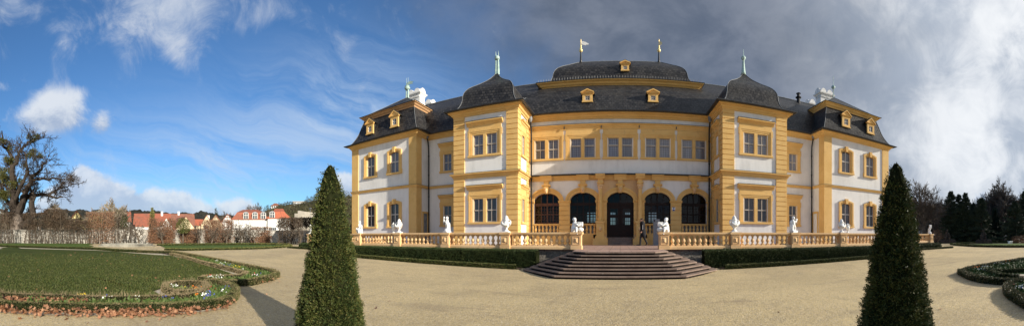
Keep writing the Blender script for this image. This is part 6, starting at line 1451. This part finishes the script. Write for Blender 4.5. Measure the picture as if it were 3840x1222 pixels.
mansard(1004, 1088, 79, 818, 792, 776, 'taller white wing with bright red mansard roof at the right end of the big house', 'roofbright', 1.3, 1.6, (-.6,), [(-.72, 1.9, .8, 1.3), (-.4, 1.9, .8, 1.3)])
for a in ((870, 905), ): pass
# conifer by the gables
def conif2(px, r, ytop, W, seed, label, z0=None, n=2600):
    x, y = at(px, r); z0 = gz(x, y) if z0 is None else z0; H = zat(ytop, r)-z0; rt = empty('conifer', (x, y, z0), label, 'tree'); m = MB(); m.tube([(0, 0, -.3), (0, 0, H*.95)], [.25, .03], 6); o = m.build('trunk', M['barkdark']); o.parent = rt
    Vv, Ff = conifer_mesh(seed, H, W, n); o = np_mesh('crown', Vv, Ff, M['spruce']); o.parent = rt
conif2(810, 98, 779, 2.1, 31, 'dark pointed conifer behind the half timbered gables')
# hills: real slopes, near one at the right, far one on the left
def hill(name, prof, r0, r1, mat, rough=1.0, nr=24, z0=.3, fx=3, back=True):
    px = np.arange(prof[0][0], prof[-1][0]+1, fx); yt = np.interp(px, [p[0] for p in prof], [p[1] for p in prof]); Vv = []; m = len(px)
    for i in range(nr+4):
        s = i/nr
        for p, yy in zip(px, yt):
            r = r0+(r1-r0)*s; ztop = zat(yy, r1); f = s**1.15 if s <= 1 else 1-(s-1)*1.5; z = z0+(ztop-z0)*f; x, y = at(p, r); z += rough*(mnoise.noise(Vector((x*.05, y*.05, 0)))*1.2+mnoise.noise(Vector((x*.2, y*.2, 0)))*.5)*min(1, s*3); Vv.append((x, y, z))
    Ff = [(i*m+k, i*m+k+1, (i+1)*m+k+1, (i+1)*m+k) for i in range(nr+3) for k in range(m-1)]
    o = np_mesh(name, Vv, Ff, M[mat], smooth=True); o['kind'] = 'structure'; return o
HP = [(880, 812), (940, 806), (985, 792), (1010, 783), (1035, 776), (1080, 768), (1130, 764), (1180, 752), (1230, 742), (1300, 736), (1400, 730)]
hill('hillside', HP, 100, 240, 'hillside', 1.6)
hill('far_hill', [(-260, 796), (0, 800), (150, 798), (229, 789), (297, 785), (362, 792), (430, 788), (485, 785), (545, 788), (590, 794), (640, 800), (680, 798), (717, 795), (760, 797), (800, 803), (900, 812), (1000, 812)], 300, 640, 'woodland', 6, 16)
def hz_(px, r):
    s = (r-100)/140; return .3+(zat(float(np.interp(px, [p[0] for p in HP], [p[1] for p in HP])), 240)-.3)*max(0, min(1, s))**1.15
def scrub(name, n, p0, p1, r0, r1, mat, label, L=1.3, hgt=3.5):
    px = rng.uniform(p0, p1, n); r = rng.uniform(r0, r1, n); P = []
    for p, q in zip(px, r):
        x, y = at(p, q); d = max(0, .5+mnoise.noise(Vector((x*.09, y*.09, 2)))*1.1); P.append((x, y, hz_(p, q)+random.random()**.7*hgt*d))
    Vv, Ff = leaf_cards(np.array(P), np.tile([0, 0, .8], (n, 1)), L, L*.22, .9); tag(np_mesh(name, Vv, Ff, M[mat]), label, 'scrub', kind='stuff')
scrub('hillside_scrub', 15000, 990, 1340, 104, 236, 'hillside', 'brown leafless scrub and brush covering the hillside')
M['scrubgreen'] = foliage('scrub_green', (.05, .06, .025), (.08, .08, .035), (.11, .10, .05), scale=.1)
scrub('hillside_scrub', 7000, 1000, 1340, 120, 236, 'scrubgreen', 'olive green brush patches high on the hillside', 1.1, 4)
for a in ((1152, 200, 734, 4.2, 41, 'wide dark cedar on the hill crest left of the yew cone'), (1168, 205, 736, 4.0, 42, 'second dark cedar on the crest touching the yew cone'), (1078, 190, 757, 3.0, 43, 'small dark conifer on the crest left of the flat white villa'), (1046, 180, 758, 1.8, 44, 'thin dark cypress right of the dark red hill house'), (1002, 170, 768, 3.0, 45, 'round dark conifer above the bright red mansard roof'), (1062, 196, 764, 2.8, 46, 'low dark pine between hill house and villa'), (1306, 215, 728, 4.0, 47, 'dark hilltop tree between yew cone and palace corner'), (1190, 210, 738, 4.0, 48, 'dark cedar on the crest mostly behind the yew cone')):
    conif2(a[0], a[1], a[2], a[3], a[4], a[5], z0=hz_(a[0], a[1])-.5, n=1500)
def hillhouse(px0, px1, r, y0, y1, wall, roof, label, flat=False, yr=None):
    w = (px1-px0)/PXR*r; x, y = at((px0+px1)/2, r); zb = zat(y1, r); rt = empty('hill_house', (x, y, zb), label, 'house', 'houses on the hillside'); rt.rotation_euler.z = -az((px0+px1)/2); H = zat(y0, r)-zb; hw = w/2
    m = MB(); m.box(-hw, hw, 0, 8, -2.5, H); o = m.build('wall', M[wall]); o.parent = rt
    if flat: m = MB(); m.box(-hw-.8, hw+.5, -.8, 8.5, H, H+.45); o = m.build('roof', M[roof]); o.parent = rt
    else: m = MB(); zr = zat(yr, r)-zb; m.poly([(-hw-.5, -.5, H-.2), (hw+.5, -.5, H-.2), (hw*.3, 4, zr), (-hw*.3, 4, zr), (-hw-.5, 8.5, H-.2), (hw+.5, 8.5, H-.2)], [(0, 1, 2, 3), (3, 2, 5, 4), (0, 3, 4), (1, 5, 2), (0, 4, 5, 1)]); o = m.build('roof', M[roof]); o.parent = rt
    for i in range(4): m = MB(); u = -hw*.75+hw*.5*i; m.box(u-.5, u+.5, -.06, -.0, H*.3, H*.75); o = m.build('window', M['hpane']); o.parent = rt
hillhouse(1100, 1147, 234, 757, 771, 'hwhite', 'concrete', 'flat roofed white villa on the hill crest left of the yew cone', True)
hillhouse(1017, 1050, 228, 771, 781, 'hwhite', 'roofbrown', 'dark red roofed house on the hill above the mansard house', False, 760)
hillhouse(1300, 1322, 226, 746, 754, 'hwhite', 'roofbrown', 'small hillside house glimpsed between yew cone and palace corner', False, 741)
rw = empty('curved_wall', (*at(1150, 105), .3), 'curved beige concrete retaining wall below the hillside beside the yew cone', 'wall')
pth = [at(p, r) for p, r in ((1108, 96), (1130, 100), (1160, 104), (1200, 106), (1260, 106))]; m = MB(); m.sweep(pth, [(-.3, .2), (.3, .2), (.3, zat(806, 103)), (-.3, zat(806, 103))]); m.build('lower_wall', M['concrete'], rw)
m = MB(); m.sweep([at(p, r+6) for p, r in ((1120, 98), (1140, 102), (1170, 106), (1210, 108), (1260, 108))], [(-.3, .2), (.3, .2), (.3, zat(795, 110)), (-.3, zat(795, 110))]); m.build('upper_wall', M['concrete'], rw)
for px, r, yt in ((1163, 70, 782), (1180, 75, 796)):
    x, y = at(px, r); z = zat(yt, r); lp = empty('lamp_post', (x, y, .4), 'slim pale lamp post '+('with bracket ' if yt < 790 else 'with round head ')+'near the curved wall', 'lamp post')
    m = MB(); m.tube([(x, y, .3), (x, y, z)], [.07, .04], 6); m.build('pole', M['metal'], lp); m = MB(); m.box(x-.3, x+.3, y-.12, y+.12, z-.02, z+.10); m.build('lamp_head', M['metal'], lp)
bh = empty('brown_hedge', (*at(1310, 40), .4), 'brown hedge glimpsed between yew cone and palace corner', 'hedge')
n = 2500; t = rng.random(n); A = Vector(at(1255, 44)); B = Vector(at(1345, 44)); o0 = bh.location; leaves_in('dry_leaves', np.stack([A.x+(B.x-A.x)*t-o0.x, A.y+(B.y-A.y)*t-o0.y, rng.uniform(0, 2.6, n)], 1)+rng.normal(0, .2, (n, 3))*[1, 1, 0], .2, .1, 'darkleaf', bh)
# ================================================================ LIGHT, SKY, CAMERA
EL = R(18.7); AZD = 12.6
sd = Vector((math.cos(R(AZD))*math.cos(EL), -math.sin(R(AZD))*math.cos(EL), math.sin(EL)))
sl = bpy.data.lights.new('sun', 'SUN'); sl.energy = 5.0; sl.angle = R(.55); sl.color = (1.0, .92, .78)
so = bpy.data.objects.new('sun', sl); COL.objects.link(so); so.rotation_euler = sd.to_track_quat('Z', 'Y').to_euler()
W = bpy.data.worlds.new('World'); S.world = W; W.use_nodes = True; t = NT(W.node_tree); bg = t.n['Background']
sky = t.node('ShaderNodeTexSky'); sky.sky_type = 'NISHITA'; sky.sun_disc = False; sky.sun_elevation = EL; sky.sun_rotation = R(90+AZD); sky.air_density = 1.0; sky.dust_density = .6; sky.ozone_density = 1.6
STR = .10
tc = t.node('ShaderNodeTexCoord').outputs['Generated']; x, y, z = t.sep(tc)
hor = t.m('SQRT', t.m('ADD', t.m('MULTIPLY', x, x), t.m('MULTIPLY', y, y))); el = t.m('DIVIDE', z, t.m('MAXIMUM', hor, .02)); aa = t.m('ARCTAN2', x, y)
# warped cloud-plane coordinates
zz = t.m('ADD', t.m('MAXIMUM', z, 0.0), .16); cx = t.m('DIVIDE', x, zz); cy = t.m('DIVIDE', y, zz); cp = t.comb(cx, cy, 0.0)
n1 = t.noise(cp, 1.1, 8, .58, .4); n2 = t.noise(cp, 3.2, 7, .6, .3)
nd = t.noise(tc, 5.5, 8, .6, .3); nf = t.noise(tc, 17, 6, .6, .2)
def gauss(ax, ex, ra, re, tilt=0.0):
    u = t.m('SUBTRACT', aa, ax); v = t.m('SUBTRACT', el, ex)
    if tilt: u = t.m('ADD', u, t.m('MULTIPLY', v, tilt))
    u = t.m('DIVIDE', u, ra); v = t.m('DIVIDE', v, re); return t.m('EXPONENT', t.m('MULTIPLY', t.m('ADD', t.m('MULTIPLY', u, u), t.m('MULTIPLY', v, v)), -1.0))
def add(*a):
    r = a[0]
    for q in a[1:]: r = t.m('ADD', r, q)
    return r
PX = lambda p: (p-X0)/PXR
PY = lambda p: (H0-p)/PXR
white = (1.0/STR, 1.0/STR, 1.0/STR)
def col(c, k=.61): return tuple(v*k/STR for v in c)
c = t.mix(1.0, sky.outputs[0], (.46, .75, 1.04), 'MULTIPLY')
# thin high cirrus on the left
wu = t.m('MULTIPLY', t.m('SUBTRACT', t.noise(tc, 3.0, 4, .5), .5), 1.6)
ci = t.noise(t.comb(add(t.m('MULTIPLY', aa, 1.8), t.m('MULTIPLY', el, 2.2), wu), add(t.m('MULTIPLY', el, 7.5), t.m('MULTIPLY', aa, 1.9), wu), 0.0), 1.3, 9, .66, .5)
band = add(gauss(PX(1050), PY(590), .50, .17), t.m('MULTIPLY', gauss(PX(1330), PY(370), .28, .16), .8), t.m('MULTIPLY', gauss(PX(480), PY(660), .5, .10), .45))
c = t.mix(t.m('MULTIPLY', t.m('MULTIPLY', t.sm(ci, .30, .78), band), .72), c, col((.62, .76, .96)))
nw = t.noise(tc, 8, 9, .68, .9)
# soft cloud high up at the left
m1 = add(t.m('MULTIPLY', gauss(PX(560), PY(-20), .19, .13), .95), t.m('MULTIPLY', gauss(PX(700), PY(70), .12, .13), .85), t.m('MULTIPLY', gauss(PX(665), PY(200), .045, .085, .5), .62), t.m('MULTIPLY', gauss(PX(470), PY(200), .05, .09, .5), .40), t.m('MULTIPLY', gauss(PX(1040), PY(30), .16, .08), .60), t.m('MULTIPLY', gauss(PX(20), PY(20), .08, .06), .75), t.m('MULTIPLY', gauss(PX(290), PY(95), .08, .035), .45))
d1 = t.sm(add(t.m('MULTIPLY', m1, .70), t.m('MULTIPLY', t.m('SUBTRACT', nd, .5), 1.3), t.m('MULTIPLY', t.m('SUBTRACT', nw, .5), 1.3)), .12, 1.05)
c = t.mix(t.m('MULTIPLY', d1, .85), c, t.mix(t.sm(nw, .35, .65), col((.50, .60, .78)), col((.74, .80, .90))))
# cumulus at the left and the low bank on the horizon
m2 = add(gauss(PX(215), PY(395), .075, .050), t.m('MULTIPLY', gauss(PX(170), PY(455), .13, .050), .95), t.m('MULTIPLY', gauss(PX(385), PY(455), .030, .050), .50), t.m('MULTIPLY', gauss(PX(10), PY(325), .04, .03), .45), t.m('MULTIPLY', gauss(PX(300), PY(350), .035, .03), .5))
d2 = t.sm(add(t.m('MULTIPLY', m2, .85), t.m('MULTIPLY', t.m('SUBTRACT', nd, .5), .9), t.m('MULTIPLY', t.m('SUBTRACT', nw, .5), 1.1)), .22, .85)
lit = t.sm(add(t.m('MULTIPLY', t.m('SUBTRACT', el, PY(455)), 5.5), t.m('MULTIPLY', t.m('SUBTRACT', nw, .5), 1.8)), -.25, .42)
c = t.mix(t.m('MULTIPLY', d2, .92), c, t.mix(lit, col((.42, .52, .70)), col((.86, .91, .98))))
top = add(PY(800), t.m('MULTIPLY', gauss(PX(290), PY(700), .12, 9), .100), t.m('MULTIPLY', gauss(PX(560), PY(700), .24, 9), .080), t.m('MULTIPLY', gauss(PX(905), PY(700), .055, 9), .045), t.m('MULTIPLY', gauss(PX(1300), PY(700), .10, 9), .125))
nb_ = t.noise(tc, 14, 8, .62, .3)
edge = add(t.m('SUBTRACT', top, el), t.m('MULTIPLY', t.m('SUBTRACT', nd, .5), .10), t.m('MULTIPLY', t.m('SUBTRACT', nb_, .5), .085))
d3 = t.m('MULTIPLY', t.sm(edge, -.006, .026), t.sm(aa, -.2, -.45))
lit3 = t.sm(add(t.m('MULTIPLY', edge, -9), t.m('MULTIPLY', nb_, 2.6)), .55, 1.45)
c = t.mix(t.m('MULTIPLY', d3, .85), c, t.mix(lit3, col((.50, .60, .78)), col((.88, .92, .98))))
# dark overcast sheet from the centre to the right, brightening towards the sun
bd = add(aa, t.m('MULTIPLY', el, .75), t.m('MULTIPLY', t.m('SUBTRACT', n1, .5), .55), t.m('MULTIPLY', t.m('SUBTRACT', nd, .5), .35))
d4 = t.m('POWER', t.sm(bd, -.30, .42), .85)
far_ = t.sm(add(aa, t.m('MULTIPLY', el, .10), t.m('MULTIPLY', t.m('SUBTRACT', n1, .5), .30)), .36, 1.12)
dark = t.mix(t.sm(n2, .34, .68), (col((.135, .17, .24))), (col((.235, .27, .345))))
dark = t.mix(t.m('MULTIPLY', t.sm(el, .75, .30), .35), dark, col((.16, .21, .31)))
ns = t.noise(tc, 4.2, 4, .5, .2)
lite = t.mix(t.sm(add(t.m('MULTIPLY', ns, .65), t.m('MULTIPLY', nw, .35)), .38, .64), col((.50, .57, .68)), col((.98, 1.01, 1.05)))
oc = t.mix(far_, dark, lite)
glow = add(gauss(PX(3880), PY(170), .22, .24), t.m('MULTIPLY', gauss(PX(3700), PY(520), .35, .10), .45))
oc = t.mix(t.m('MULTIPLY', glow, t.sm(add(t.m('MULTIPLY', ns, .7), t.m('MULTIPLY', nw, .3)), .38, .62)), oc, col((1.10, 1.12, 1.14)))
oc = t.mix(t.m('MULTIPLY', t.sm(el, .16, .0), .45), oc, col((.62, .70, .80)))
# soft lighter belly streak at the upper right
oc = t.mix(t.m('MULTIPLY', t.m('MULTIPLY', gauss(PX(3300), PY(170), .16, .07, -1.2), t.sm(n2, .35, .65)), .45), oc, col((.45, .49, .55)))
c = t.mix(t.m('MULTIPLY', d4, .97), c, oc)
hole = t.m('MULTIPLY', t.m('MULTIPLY', t.m('GREATER_THAN', aa, .5), t.sm(t.noise(tc, 7, 5, .55), .60, .70)), t.sm(el, .34, .12)); c = t.mix(t.m('MULTIPLY', hole, .8), c, col((.33, .50, .78)))
t.put(bg.inputs['Color'], c); bg.inputs['Strength'].default_value = STR
cam = bpy.data.cameras.new('camera'); co = bpy.data.objects.new('camera', cam); COL.objects.link(co); co.location = (0, 0, EYE); co.rotation_euler = (R(90), 0, 0)
cam.type = 'PANO'; cam.panorama_type = 'CENTRAL_CYLINDRICAL'
cam.central_cylindrical_range_u_min = (0-X0)/PXR; cam.central_cylindrical_range_u_max = (3840-X0)/PXR
cam.central_cylindrical_range_v_min = (H0-1222)/PXR; cam.central_cylindrical_range_v_max = H0/PXR; cam.central_cylindrical_radius = 1.0
cam.clip_start = .05; cam.clip_end = 5000
S.camera = co
S.view_settings.view_transform = 'Standard'; S.view_settings.look = 'None'; S.view_settings.exposure = .55; S.view_settings.gamma = 1; S.view_settings.use_curve_mapping = False
S.cycles.max_bounces = 8; S.cycles.transparent_max_bounces = 8; S.cycles.use_denoising = True
